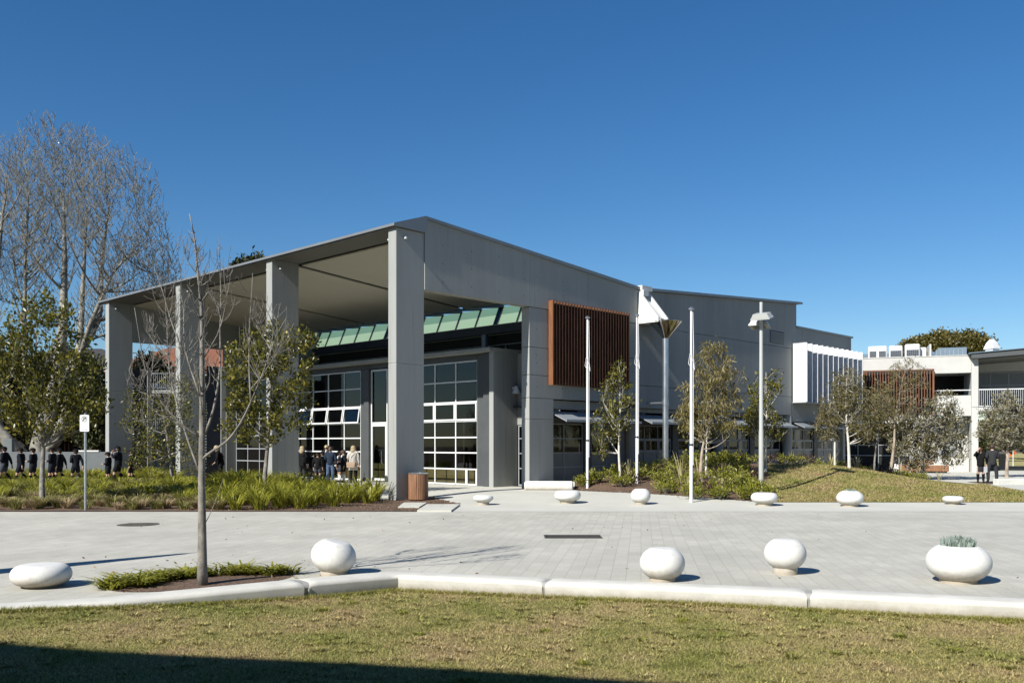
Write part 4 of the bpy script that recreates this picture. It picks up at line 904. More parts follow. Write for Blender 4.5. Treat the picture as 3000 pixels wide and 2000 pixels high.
# ------------------------------------------------------------ street furniture
def pebble(px,pb,wpx,hpx,label,foot=.06,flat=.8,tilt=0,plants=False,dz=None,n=44,tone='white',rim=None):
    p=G(px,pb); Y=p.y; r=wpx*Y/F/2; hh=hpx*Y/F
    # distance of the centre: base row seen is the near edge of the foot
    p=Vector((p.x*(1+r*.45/Y),Y+r*.5,0)); z0=hap(p.x,p.y) if p.y>25 else 0
    t=thing('pebble_planter' if plants else 'pebble_stool',label,'planter' if plants else 'seat',(p.x,p.y,z0),0,'white pebble seats and planters on the paving')
    mb=MB(); mb.lathe([(r*.58,0),(r*.58,foot),(r*.4,foot+.03)],n); mb.build('foot',MT[tone],t,True)
    body=MB(); a=hh-foot; prof=[]; zc=foot+a*.5
    top=rim or .62
    top=rim or (.56 if flat>.8 else .70); hb=a/2/math.sqrt(1-top**(2/(1 if flat>.8 else .45))); pw=1 if flat>.8 else .45
    pl_=math.asin(min(1,a/2/hb))
    for i in range(25):
        ph=-pl_+2*pl_*i/24; prof.append((r*math.cos(ph)**pw,zc+hb*math.sin(ph)))
    zt=prof[-1][1]
    if plants: prof+= [(r*top-.02,zt+.006),(r*top-.05,zt-.01),(r*top-.06,zt-.08)]
    else: prof+= [(r*(top-.06),zt+.004),(r*.3,zt+.006),(0,zt+.006)]
    prof[0]=(prof[0][0]*.93,foot*.8)
    body.lathe(prof,n)
    if tilt: body.xf(Matrix.Translation((0,0,zc))@Matrix.Rotation(tilt,4,'Y')@Matrix.Translation((0,0,-zc)))
    body.build('body',MT[tone],t,True)
    if plants:
        s=MB(); s.lathe([(r*top-.05,zt-.07),(0,zt-.03)],24); s.build('soil',MT['mulch'],t)
        V=[];Q=[];T=[]
        for i in range(520 if r>.4 else 260):
            a_=rnd.uniform(0,6.283); d=math.sqrt(rnd.random())*(r*top-.05); x,y=d*math.cos(a_),d*math.sin(a_); L=rnd.uniform(.5,1)*r*(.52 if r>.4 else .34)*(1.1-.5*(d/r)); lx,ly=rnd.uniform(-.3,.3)*L,rnd.uniform(-.3,.3)*L
            k=len(V); wd=.011; az=rnd.uniform(0,3.14); cx,cy=wd*math.cos(az),wd*math.sin(az); z=zt-.06
            V+=[(x-cx,y-cy,z),(x+cx,y+cy,z),(x+lx*.6+cx*1.2,y+ly*.6+cy*1.2,z+L*.7),(x+lx*.6-cx*1.2,y+ly*.6-cy*1.2,z+L*.7),(x+lx,y+ly,z+L)]; Q.append((k,k+1,k+2,k+3)); T.append((k+3,k+2,k+4))
        o=fast('succulent',V,Q,T,MT['succ'])
        o.location=(p.x,p.y,z0); tag(o,'grey-green finger succulents growing in the '+('large right-hand planter near the kerb' if r>.4 else 'small planter before the grassy mound'),'plant')
    return t
pebble(119,1724,168,66,'low flat white pebble seat beside the grassy bed, nearest the left edge',foot=.03,flat=.75)
pebble(977,1688,133,100,'tilted white ball seat standing behind the bent kerb block',foot=.06,tilt=R(12),flat=.9)
pebble(1941,1705,133,96,'round white ball seat close behind the straight kerb, left of its twin',foot=.04,flat=.9)
pebble(2301,1684,122,101,'white ball seat on a pedestal foot, farther from the kerb',foot=.09,flat=.9)
pebble(2810,1711,182,108,'large white bowl planter with grey succulents near the kerb',foot=.05,plants=True,flat=.9,rim=.62)
pebble(1416,1480,59,29,'small flat white pebble seat nearest the timber bin',foot=.12,flat=.75)
pebble(1663,1478,78,38,'flat white pebble seat in front of the white bench',foot=.1,flat=.75)
pebble(1877,1481,58,46,'small white ball seat in front of the middle flagpole',foot=.06,flat=.9)
pebble(2240,1484,78,38,'flat white pebble seat at the foot of the lamp post',foot=.1,flat=.75)
pebble(2491,1486,78,46,'white bowl planter with a small succulent in front of the grassy mound',foot=.05,plants=True,flat=.85)
pebble(2793,1481,59,24,'lowest flat white pebble seat, far right in front of the mound',foot=.06,flat=.72)
# flagpoles
def flagpole(px,pb,top,label):
    Y=F*(CZ-.08)/(pb-1300); p=P(px,pb,Y); z0=mound(p.x,p.y)*.7 if p.y>28.3 else 0; zt=CZ+(1300-top)/F*Y; t=thing('flagpole',label,'flagpole',(p.x,p.y,z0),0,'white flagpoles in the mulched bed'); h=zt-z0
    mb=MB(); mb.lathe([(.052,-.2),(.050,1.85),(.044,1.86),(.044,h*.4),(.040,h*.6),(.03,h-.12)],14); mb.build('mast',MT['polew'],t,True)
    mb=MB(); mb.lathe([(.03,h-.12),(.085,h-.1),(.09,h-.06),(.05,h-.02),(0,h)],14); mb.build('truck',MT['galv'],t,True)
    mb=MB(); mb.lathe([(.064,1.80),(.064,1.86)],14); mb.build('band',MT['darksteel'],t)
    mb=MB(); zk=h*.72; mb.tube([(.05,0,h-.15),(.07,-.02,zk+.4),(.05,-.04,zk),(-.05,-.05,zk+.25),(-.09,-.04,zk-.05),(.0,-.06,zk-.2),(.09,-.04,zk-.25),(.06,-.03,zk+.1),(.055,-.02,1.2)],.011,6); mb.build('halyard',MT['shirt'],t,True)
flagpole(1721,1440,925,'white flagpole before the large timber screen, at the left of the three')
flagpole(1866,1441,918,'white flagpole rising behind the small ball seat, in front of the rain spout')
flagpole(2025,1468.5,898,'white flagpole standing nearest the paving, right of the steel rain funnel')
# lamp post
p=P(2230,1458,31.2); lp=thing('lamp_post','grey lamp post with two angled box luminaires behind a white pebble seat','lamp post',(p.x,p.y,.05)); h=CZ+(1300-885)/F*31.2-.05
mb=MB(); mb.lathe([(.085,-.2),(.08,2.2),(.07,2.3),(.055,h)],16); mb.build('post',MT['poleg'],lp,True)
for (rz,dx,zz) in ((R(-35),.22,h-.62),(R(150),.2,h-.82)):
    mb=MB(); mb.prism([(-.28,-.1),(.28,-.1),(.33,-.16),(.33,-.2),(-.33,-.2),(-.33,-.16)],'y',0,.42); mb.prism([(-.24,.0),(.24,.0),(.3,-.12),(-.3,-.12)],'y',.02,.4)
    mb.xf(Matrix.Translation((0,0,zz+.15))@Matrix.Rotation(rz,4,'Z')@Matrix.Translation((.12,-.5,0))@Matrix.Rotation(R(14),4,'X'))
    o=mb.build('luminaire',MT['poleg'],lp)
    mb=MB(); mb.bx(-.2,.2,.06,.34,-.215,-.2); mb.xf(Matrix.Translation((0,0,zz+.15))@Matrix.Rotation(rz,4,'Z')@Matrix.Translation((.12,-.5,0))@Matrix.Rotation(R(14),4,'X')); mb.build('lens',MT['greypanel'],o)
    mb=MB(); mb.tube([(0,0,zz-.1),(.1*math.cos(rz-1.57),.1*math.sin(rz-1.57),zz+.05),(.3*math.cos(rz-1.2),.3*math.sin(rz-1.2),zz+.02)],.03,8); mb.build('arm',MT['poleg'],lp,True)
# parking sign
p=G(250,1496); sg=thing('parking_sign','white no-parking sign on a grey pole at the edge of the grass bed','sign',(p.x,p.y,0.0)); Y=p.y
mb=MB(); mb.lathe([(.035,-.2),(.035,2.70),(.0,2.71)],12); mb.build('pole',MT['galv'],sg,True)
zt=CZ+(1300-1215)/F*Y; zb=CZ+(1300-1263.5)/F*Y; W=.128; r=.03
pts=[]
for (cx,cz,a0_) in ((W-r,zt-r,0),(-W+r,zt-r,90),(-W+r,zb+r,180),(W-r,zb+r,270)):
    for k in range(5): a=R(a0_+k*22.5); pts.append((cx+r*math.cos(a),cz+r*math.sin(a)))
mb=MB(); mb.prism(pts,'y',-.055,-.045); pla=mb.build('plate',MT['whitepaint'],sg)
mb=MB(); c=(0,-.058,zt-.115); ring=[(c[0]+.072*math.cos(R(a)),c[1],c[2]+.072*math.sin(R(a))) for a in range(0,361,15)]
def flat(mb,pts,wd,y):
    for a,b_ in zip(pts,pts[1:]):
        d=Vector((b_[0]-a[0],b_[2]-a[2])); d.normalize(); nx,nz=-d.y*wd/2,d.x*wd/2
        mb.add([(a[0]-nx,y,a[2]-nz),(b_[0]-nx,y,b_[2]-nz),(b_[0]+nx,y,b_[2]+nz),(a[0]+nx,y,a[2]+nz)],[(0,1,2,3)])
flat(mb,ring,.013,-.0575)
P_=[(-.022,0,-.045),(-.022,0,.04),(.012,0,.04)]+[(.012+.022*math.cos(R(a)),0,.018+.022*math.sin(R(a))) for a in range(80,-91,-20)]+[(-.022,0,-.004)]
flat(mb,[(c[0]+a,0,c[2]+b_) for a,_,b_ in P_],.014,-.0585)
flat(mb,[(c[0]-.05,0,c[2]-.05),(c[0]+.05,0,c[2]+.05)],.010,-.0595)
flat(mb,[(-.06,0,zb+.05),(.05,0,zb+.05)],.008,-.0575); mb.add([(.05,-.0575,zb+.037),(.085,-.0575,zb+.05),(.05,-.0575,zb+.063)],[(0,1,2)])
mb.build('symbol',MT['black'],pla)
# timber bin
p=Vector((-3.055,29.95,.03)); tb=thing('litter_bin','round litter bin clad in upright timber slats beside the corner column','bin',p); r=.31;h=.86
mb=MB(); mb.lathe([(r-.03,.03),(r-.03,h-.02)],28); mb.build('liner',MT['black'],tb,True)
mb=MB()
for i in range(26):
    a=2*math.pi*i/26; s0=len(mb.v); mb.bx(-.033,.033,-.012,.014,.02,h-.01,bev=.004); mb.xf(Matrix.Rotation(a,4,'Z')@Matrix.Translation((0,-r,0)),s0)
mb.build('slat_cladding',MT['bintimber'],tb)
mb=MB(); mb.lathe([(r+.02,h-.01),(r+.025,h+.025),(r-.02,h+.03),(r*.55,h+.02),(r*.5,h-.05)],28); mb.build('rim',MT['galv'],tb,True)
# white bench by the pier
q=B(6.9,-1.15,.13); wb=thing('concrete_bench','low white concrete bench beside the portico pier','bench',G(1612,1437,.14)+Vector((0,.15,0)),R(-4))
mb=MB(); mb.bx(-.95,.85,0,.42,0,.34,bev=.05); mb.build('seat',MT['white'],wb); mb=MB(); mb.prism([(-.6,.45),(.9,.6),(.7,1.1),(-.6,.9)],'z',0,.3); mb.build('return_seat',MT['white'],wb)
# manhole, grate, slabs
p=G(405,1536); mb=MB(); mb.lathe([(.46,.001),(.46,.006),(0,.008)],32); 
for i in range(-4,5): mb.bx(-.35,.35,i*.08-.012,i*.08+.012,.008,.012)
o=mb.build('manhole_cover',MT['iron']); o.location=(p.x,p.y,0); tag(o,'round iron manhole cover in the paving','manhole cover')
p=G(1678,1571.5); dg=thing('drain_grate','rectangular rusty drain grate in the middle of the paving','drain',(p.x,p.y,0),R(0))
mb=MB(); mb.bx(-.54,.54,-.3,.3,.001,.005,1)
for i in range(28): mb.bx(-.5+i*.037,-.485+i*.037,-.26,.26,.005,.012)
mb.build('bars',[MT['iron'],MT['black']],dg); mb=MB(); mb.bx(-.57,.57,-.33,-.3,.001,.009); mb.bx(-.57,.57,.3,.33,.001,.009); mb.bx(-.57,-.54,-.3,.3,.001,.009); mb.bx(.54,.57,-.3,.3,.001,.009); mb.build('frame',MT['iron'],dg)
def slab(pts,label):
    ps=[G(a,c) for a,c in pts]; mb=MB(); ce=sum(ps,Vector())/4; mb.prism([(q.x-ce.x,q.y-ce.y) for q in ps],'z',-.05,.03); o=mb.build('stone_slab',MT['apron']); o.location=(ce.x,ce.y,.02); tag(o,label,'slab')
slab([(1166,1489),(1228,1489),(1251,1475.5),(1183,1475.5)],'smaller pale slab lying in the bark mulch')
slab([(1222,1499),(1322,1499),(1347,1480.5),(1250,1480.5)],'larger pale slab at the mulch corner by the paving')
# things on the right path
def rb(px,pb,z=.15): return G(px,pb,z)
p=rb(2655,1387); t=thing('timber_planter','square reddish timber planter box by the path','planter',p+Vector((0,.4,0)),R(-12))
mb=MB()
for i in range(7): mb.bx(-.25+.072*i,-.185+.072*i,-.25,.25,0,.52)
mb.build('boards',MT['bintimber'],t); mb=MB(); mb.bx(-.27,.27,-.27,.27,.521,.55); mb.build('cap',MT['galv'],t)
p=rb(2735,1386); t=thing('timber_bench','long low reddish timber bench behind the silver tree','bench',p+Vector((.1,.6,0)),R(-8))
mb=MB(); mb.bx(-1.15,.95,-.25,.25,.1,.45,bev=.02); mb.build('seat',MT['bintimber'],t); mb=MB(); mb.bx(-1.2,.2,.26,.34,.5,.78); mb.build('backrest',MT['bintimber'],t); mb=MB(); mb.bx(-1.05,.85,-.2,.2,0,.1); mb.build('plinth',MT['black'],t)
p=rb(2629,1386); mb=MB()
for i in range(60):
    a=rnd.uniform(0,6.28); d=math.sqrt(rnd.random())
mb.ell((0,0,.22),(.22,.18,.3),14); mb.ell((.2,.03,.2),(.14,.14,.2),10); mb.ell((-.1,.02,.48),(.07,.06,.09),8)
o=mb.build('white_sack',MT['shirt'],None,True); o.location=p; tag(o,'lumpy white sack at the end of the planting, left of the timber planter','sack')
p=rb(2938,1364); t=thing('wheelie_bin','black bin standing behind the man in the dark suit','bin',p)
mb=MB(); mb.prism([(-.2,0),(.2,0),(.23,.9),(-.23,.9)],'y',-.25,.25); mb.build('body',MT['black'],t); mb=MB(); mb.bx(-.25,.25,-.28,.28,.91,.97,bev=.02); mb.build('lid',MT['darksteel'],t)
for px,pt,pb,l in ((2968,1315,1357,'thin white pole with an orange pennant on the far lawn, with a white base'),(2955,1311,1345,'thin white pole with an orange pennant, farther left on the far lawn')):
    Y=72; p=P(px,pb,Y); t=thing('marker_flag',l,'flag',(p.x,p.y,-.05)); h=(pb-pt)/F*Y+.3
    mb=MB(); mb.tube([(0,0,0),(0,0,h)],.03,8); mb.lathe([(.2,0),(.2,.12),(0,.2)],12); mb.build('pole',MT['polew'],t); mb=MB(); mb.add([(0,.02,h),(.28,.02,h-.2),(0,.02,h-.4),(0,-.01,h),(.28,-.01,h-.2),(0,-.01,h-.4)],[(0,1,2),(5,4,3),(0,3,4,1),(1,4,5,2)]); mb.build('pennant',plainm('orange_cloth',(.75,.16,.03)),t)
p=rb(2930,1420); t=thing('seat_wall','white concrete seat wall edging the small tree bed at the right','bench',p+Vector((0.2,.2,0)),R(6)); mb=MB(); mb.bx(-.2,4,0,.35,-.1,.24,bev=.03); mb.build('seat_block',MT['kerbm'],t)
sheet('tree_bed',[(t.location.x+a,t.location.y+c) for a,c in ((-.4,.45),(4,.9),(4,3.2),(-.2,2.6))],.17,MT['mulch'])
# ------------------------------------------------------------ trees and plants
def bez(a,c,d,n): return [a*(1-t)**2+c*2*t*(1-t)+d*t*t for t in [i/n for i in range(n+1)]]
def leaves(name,pos,dirs,size,mat,parent,rng,aspect=.45,fold=.25,droop=0,quadonly=False):
    n=len(pos); pos=np.asarray(pos,float); d=np.asarray(dirs,float)+rng.normal(0,.55,(n,3)); d[:,2]-=droop
    d/=np.linalg.norm(d,axis=1)[:,None]+1e-9
    s=size*rng.uniform(.6,1.25,n)[:,None]; a=rng.normal(0,1,(n,3)); r_=np.cross(d,a); r_/=np.linalg.norm(r_,axis=1)[:,None]+1e-9; u=np.cross(r_,d)
    hw=s*aspect/2
    v0=pos; v1=pos+d*s*.5+r_*hw+u*hw*fold; v2=pos+d*s; v3=pos+d*s*.5-r_*hw+u*hw*fold
    V=np.stack([v0,v1,v2,v3],1).reshape(-1,3); i=np.arange(n)*4
    Q=np.stack([i,i+1,i+2,i+3],1)
    if aspect>.3:
        T=np.concatenate([np.stack([i,i+1,i+2],1),np.stack([i,i+2,i+3],1)]); return fast(name,V,None,T,mat,parent)
    return fast(name,V,Q,None,mat,parent)
def tree(name,label,base,env,trunk,r0,n,seed,leaf=None,rtop=.10,bark='bark_grey',twig='bark_twig',group=None,cat='tree',limbs=(),up=.35,lv=(5,4,3),twr=.006,zmin=None,lean=.5,leafdir=.5,maxlen=(9,9,9)):
    rng=np.random.default_rng(seed); base=Vector(base)
    t=thing(name,label,cat,base,0,group)
    tb=MB(); Pn=[];Rn=[];Dn=[]
    def addpath(pts,rs,lvl):
        for p,r in zip(pts,rs): Pn.append(tuple(p)); Rn.append(r); Dn.append(lvl)
    segs=[]
    tp=[Vector(q)-base for q in trunk]; fine=[]
    for a,c in zip(tp,tp[1:]):
        m=max(2,int((c-a).length/.25))
        for i in range(m): fine.append(a+(c-a)*(i/m))
    fine.append(tp[-1])
    for k in range(2):
        f2=fine[:]
        for i in range(1,len(fine)-1): f2[i]=(fine[i-1]+fine[i]*2+fine[i+1])/4
        fine=f2
    L=len(fine); rs=[r0*((1-rtop)*(1-i/(L-1))**1.25+rtop)*(1+.28*math.exp(-i*1.1)) for i in range(L)]
    tb.tube(fine,rs,12); addpath(fine,rs,0)
    for (pts,ra,rb_) in limbs:
        q=[Vector(x)-base for x in pts]; f=[]
        for a,c in zip(q,q[1:]):
            m=max(2,int((c-a).length/.15))
            for i in range(m): f.append(a+(c-a)*(i/m)+Vector(rng.normal(0,.006,3)))
        f.append(q[-1])
        for k in range(2):
            f2=f[:]
            for i in range(1,len(f)-1): f2[i]=(f[i-1]+f[i]*2+f[i+1])/4
            f=f2
        m=len(f); rr=[ra+(rb_-ra)*i/(m-1) for i in range(m)]; tb.tube(f,rr,8); addpath(f,rr,1)
    wts=np.array([e[3]*e[4]*e[5] for e in env],float)**.8; wts/=wts.sum(); tw=MB(); tips=[]
    ev=[(np.array(Vector(e[:3])-base),np.array(e[3:6])) for e in env]
    for lvl,cnt in enumerate(n):
        A=np.array(Pn); RA=np.array(Rn); DA=np.array(Dn); new=[]
        for k in range(cnt):
            c,r=ev[rng.choice(len(ev),p=wts)]; q=rng.normal(0,1,3); q/=np.linalg.norm(q); q*=rng.uniform(.15,1)**.42; T=c+q*r
            if zmin is not None and T[2]<zmin-base.z: continue
            dv=T-A; dist=np.linalg.norm(dv,axis=1); hz=np.hypot(dv[:,0],dv[:,1]); cost=dist+np.maximum(0,hz*lean-dv[:,2])*1.2+rng.uniform(0,.12,len(A))*dist
            j=int(np.argmin(cost+ (DA==0)*(A[:,2]<.25*tp[-1].z)*5)); a=Vector(A[j]); T=Vector(T); ln=(T-a).length
            if ln<.03: continue
            if ln>maxlen[lvl]: T=a+(T-a)*(maxlen[lvl]/ln); ln=maxlen[lvl]
            ctl=a+(T-a)*.5+Vector((0,0,-ln*up*.35))+Vector(rng.normal(0,.07*ln,3)); pts=bez(a,ctl,T,lv[min(lvl,len(lv)-1)])
            rb0=min(RA[j]*.75,ln*.016+twr); rs=[rb0+(twr*.5-rb0)*i/(len(pts)-1) for i in range(len(pts))]
            rs=[max(x,twr*.45) for x in rs]
            (tb if lvl==0 else tw).tube(pts,rs,6 if lvl==0 else (4 if lvl==1 else 3),cap=False); new.append((pts,rs,lvl+1))
            if lvl==len(n)-1 or (lvl==len(n)-2 and k%2==0): tips.append(pts)
        for x in new: addpath(*x)
    to=tb.build('trunk',MT[bark],t,'all')
    if tw.v: tw.build('branches',MT[twig],t,'all')
    if leaf:
        per,size,mat,asp,spread,droop=leaf; pos=[];dr=[]
        for pts in tips:
            a=np.array(pts[-1]); d=np.array(pts[-1]-pts[-2]); d/=np.linalg.norm(d)+1e-9
            for i in range(per):
                s=rng.uniform(.35,1.05); kk=s*(len(pts)-1); i0=min(int(kk),len(pts)-2); q=np.array(pts[i0])+(np.array(pts[i0+1])-np.array(pts[i0]))*(kk-i0)
                pos.append(q+rng.normal(0,spread,3)); dr.append(d*leafdir+np.array([0,0,.2]))
        leaves('crown',pos,dr,size,MT[mat],t,rng,asp,droop=droop)
    return t
def E(px,py,rx,ry,Y,rz=None,dy=0):
    c=P(px,py,Y+dy); k=(Y+dy)/F; return (c.x,c.y,c.z,rx*k,(rz if rz else rx)*k,ry*k)
# the young bare tree in front
Y=11.96
def T4(l,dys=None): return [P(a,c,Y+(0 if dys is None else dys*i/(len(l)-1))) for i,(a,c) in enumerate(l)]
b4=G(593,1718)
tree('bare_tree','slender leafless young tree rising from the grassy bed behind the kerb',(b4.x,b4.y,0),
 [E(570,800,60,150,Y),E(650,830,60,130,Y),E(480,900,70,130,Y,dy=.5),E(760,980,60,150,Y,dy=-.4),E(450,1120,80,150,Y),E(560,720,35,80,Y),E(830,980,40,120,Y),E(560,1050,90,120,Y)],
 T4([(593,1722),(592,1500),(590,1390),(592,1280),(592,1160),(591,1000),(592,872),(578,800),(574,740),(569,686),(555,626)]),.060,(16,190,800),11,bark='bark_grey',twig='bark_grey',twr=.0062,up=.5,lean=1.6,maxlen=(.6,.45,.3),
 limbs=[(T4([(598,1275),(630,1200),(640,1115),(647,1047),(647,858),(644,786),(642,692)],.25),.018,.004),(T4([(592,1347),(620,1318),(664,1301),(705,1240),(733,1184),(775,1080),(805,987),(840,930)],-.5),.018,.004),(T4([(733,1184),(729,1057),(734,900),(740,800)],.2),.012,.004),
 (T4([(585,1384),(549,1287),(518,1186),(495,1086),(488,960),(483,844)],.5),.016,.003),(T4([(588,1280),(538,1252),(489,1201),(432,1120),(410,1000),(394,901)],-.4),.014,.003),(T4([(590,1165),(565,1100),(541,1037),(536,950),(540,887),(523,838)],.3),.014,.003),(T4([(541,1037),(505,960),(480,860),(450,780)],.2),.009,.003),(T4([(592,1050),(640,985),(660,900),(672,830)],-.3),.009,.003),(T4([(594,1540),(625,1490),(640,1440),(655,1400)],.1),.006,.002)])
# big bare plane tree
Y=56; 
tree('plane_tree','huge leafless plane tree with pale mottled trunks behind the low wall',P(110,1330,Y)-Vector((0,0,.2)),
 [E(140,585,130,270,Y),E(330,610,155,205,Y,dy=-3),E(440,740,85,110,Y,dy=-2),E(500,860,50,90,Y,dy=-2),E(30,640,150,260,Y,dy=3),E(400,800,130,120,Y,dy=-2),E(230,520,120,170,Y),E(-90,760,120,250,Y),E(480,830,55,110,Y),E(330,900,120,110,Y)],
 [P(108,1382,Y),P(110,1345,Y),P(120,1290,Y),P(140,1215,Y),P(165,1120,Y),P(185,950,Y),P(190,750,Y),P(185,520,Y)],.6,(66,820,4600,8600),5,bark='bark_plane',twig='bark_twig',twr=.027,rtop=.05,up=.4,lean=1.3,lv=(7,5,4,3),maxlen=(11,4.5,2.4,1.3),
 limbs=[([P(104,1370,Y),P(30,1300,Y-1),P(-10,1250,Y-1),P(-20,1100,Y),P(-10,800,Y),P(20,520,Y)],.42,.03),([P(135,1325,Y),P(165,1290,Y-.5),P(190,1225,Y),P(210,1150,Y),P(235,1000,Y),P(245,800,Y),P(255,600,Y)],.36,.03),([P(150,1300,Y),P(80,1200,Y+1),P(70,1000,Y+1),P(75,760,Y+1),P(85,560,Y+1)],.28,.03),([P(215,1120,Y),P(260,960,Y-1),P(330,800,Y-2),P(420,700,Y-3)],.22,.02),([P(205,1090,Y),P(290,930,Y+1),P(300,760,Y+2),P(320,600,Y+2)],.3,.05)])
# leafy evergreen trees in the grass bed
Y=27
tree('evergreen_tree','dense glossy evergreen tree in the bed at the left, before the plane tree',P(125,1478,Y-.2),
 [E(110,1000,115,150,Y),E(215,1100,100,130,Y),E(40,1120,105,160,Y),E(150,1200,130,100,Y),E(150,900,70,50,Y),E(255,1190,70,90,Y),E(20,1010,60,100,Y)],
 [P(124,1482,Y-.2),P(122,1400,Y),P(128,1310,Y),P(130,1240,Y),P(108,1170,Y),P(105,1040,Y),P(110,920,Y)],.085,(24,180,380),21,leaf=(20,.135,'leaf_glossy',.5,.09,.0),lean=1.2,bark='bark_grey',maxlen=(2.2,1.1,.6))
Y=30
tree('evergreen_tree','glossy evergreen tree with a short trunk standing before the second column',P(772,1457,Y),
 [E(790,1020,95,80,Y),E(740,1110,80,120,Y),E(860,1060,75,110,Y),E(700,1230,55,80,Y),E(840,1200,80,80,Y),E(770,1250,70,50,Y),E(690,1060,45,70,Y),E(890,1010,55,50,Y),E(795,945,25,25,Y)],
 [P(772,1460,Y),P(777,1380,Y),P(786,1290,Y),P(790,1200,Y),P(800,1050,Y),P(800,960,Y)],.085,(20,150,260),33,leaf=(20,.14,'leaf_glossy',.5,.085,0),lean=1.2,bark='bark_grey',maxlen=(2.2,1.1,.6))
Y=36.6
tree('sparse_tree','thin half-bare shrubby tree on the path edge by the third column',P(507,1420,Y),
 [E(470,1250,95,110,Y),E(520,1180,75,90,Y),E(440,1330,70,70,Y),E(550,1330,60,80,Y),E(400,1200,45,80,Y)],
 [P(507,1422,Y),P(498,1330,Y),P(485,1250,Y),P(470,1170,Y),P(455,1110,Y)],.09,(14,110,330),8,leaf=(9,.12,'leaf_glossy',.5,.14,0),bark='bark_grey',twr=.008,maxlen=(3,1.4,.7))
# white-trunked young trees in the mound bed
def young(px,pb,Y,env,trunk,seed,label,leaf,n=(14,80,190),bark='bark_white',r0=.06,**k):
    b0=P(px,pb,Y); b0.z=min(b0.z,(mound(b0.x,b0.y) if inmound(b0.x,b0.y) else hap(b0.x,b0.y))-.05)
    tree('young_tree',label,b0,env,[b0]+[P(a,c,Y) for a,c in trunk],r0,n,seed,leaf=leaf,bark=bark,twig=k.pop('twig','bark_white'),group='young trees in front of the hall',twr=k.pop('twr',.007),**k)
young(1818,1396,34.5,[E(1800,1180,55,100,34.5),E(1770,1240,40,70,34.5),E(1815,1100,35,50,34.5),E(1840,1190,28,80,34.5),E(1765,1320,26,25,34.5)],
 [(1818,1398),(1812,1330),(1814,1280),(1817,1200),(1815,1080)],3,'small white-stemmed tree with glossy leaves in front of the timber screen',(13,.125,'leaf_glossy',.5,.08,0),n=(18,90,120),lean=1.5,maxlen=(1.9,.9,.5))
young(2243,1371,36,[E(2240,1150,45,70,36),E(2235,1230,60,60,36),E(2265,1120,30,45,36),E(2275,1250,35,50,36),E(2200,1240,35,40,36)],
 [(2243,1374),(2243,1290),(2246,1220),(2244,1090)],4,'small white-stemmed tree with glossy leaves right behind the lamp post',(13,.125,'leaf_glossy',.5,.08,0),n=(18,95,130),lean=1.5,maxlen=(1.9,.9,.5))
young(2055,1392,33.2,[E(2085,1070,60,80,33.2),E(2050,1180,65,90,33.2),E(2140,1120,50,60,33.2),E(2010,1210,30,50,33.2),E(2130,1200,45,70,33.2),E(2090,1010,30,25,33.2)],
 [(2054,1396),(2053,1340),(2062,1290),(2078,1250),(2082,1180),(2085,1080)],6,'drooping gum tree with curved brown trunk behind the right flagpole',(18,.22,'leaf_euc',.16,.09,1.6),n=(20,120,190),lean=1.2,bark='bark_tan',r0=.075,twig='bark_tan',maxlen=(2,1.1,.6))
young(2070,1375,35,[E(2060,1240,50,60,35),E(2105,1230,45,60,35),E(2020,1260,35,40,35),E(2120,1270,28,30,35)],
 [(2069,1378),(2070,1300),(2072,1230),(2070,1150)],7,'straight white-stemmed sapling with sparse leaves behind the drooping gum',(5,.14,'leaf_glossy',.5,.07,0),n=(12,60,100),maxlen=(1.6,.9,.5))
young(2446,1373,38.5,[E(2440,1190,45,60,38.5),E(2420,1240,40,50,38.5),E(2470,1130,35,50,38.5)],[(2446,1376),(2445,1290),(2455,1220),(2468,1130),(2470,1090)],9,'slim grey gum tree with a white stem, left of a near pair',(17,.19,'leaf_euc2',.17,.09,1.1),n=(12,80,130),twr=.008,maxlen=(1.8,1,.6))
young(2489,1381,37.5,[E(2485,1130,50,60,37.5),E(2515,1200,45,90,37.5),E(2480,1190,35,60,37.5),E(2540,1230,30,45,37.5)],[(2489,1384),(2486,1300),(2480,1240),(2478,1170),(2482,1090)],10,'taller grey gum tree with thick white stem, right of a near pair',(17,.19,'leaf_euc2',.17,.09,1.1),n=(14,95,160),r0=.085,twr=.008,maxlen=(1.8,1,.6))
young(2610,1375,43,[E(2655,1090,55,50,43),E(2630,1190,60,60,43),E(2590,1170,45,60,43),E(2680,1120,35,40,43)],[(2610,1378),(2620,1300),(2622,1220),(2640,1130),(2655,1070)],12,'tall thin gum tree rising above the far timber screen',(11,.2,'leaf_euc2',.17,.1,1.0),n=(14,80,130),r0=.09,bark='bark_tan',twig='bark_tan',twr=.009,maxlen=(2.2,1.2,.7))
young(2563,1350,46,[E(2575,1180,45,70,46),E(2550,1260,50,40,46),E(2600,1240,45,50,46)],[(2561,1355),(2568,1300),(2575,1240),(2580,1150)],13,'dark bronze shrubby tree between the gums and the silver tree',(12,.2,'leaf_euc2',.25,.1,.5),n=(12,80,160),bark='bark_grey',twig='bark_twig',twr=.009,maxlen=(2.2,1.2,.7))
young(2706,1404,43.3,[E(2720,1250,85,95,43.3),E(2680,1310,75,70,43.3),E(2790,1260,50,75,43.3),E(2760,1180,40,45,43.3),E(2790,1330,40,35,43.3),E(2670,1240,40,50,43.3)],[(2706,1408),(2702,1370),(2700,1330),(2715,1250),(2735,1160)],14,'bushy silver-leaved tree with a forked trunk by the path',(15,.19,'leaf_silver',.32,.09,.0),n=(22,170,420),bark='bark_grey',twig='bark_twig',r0=.11,twr=.009,maxlen=(2.6,1.2,.7))
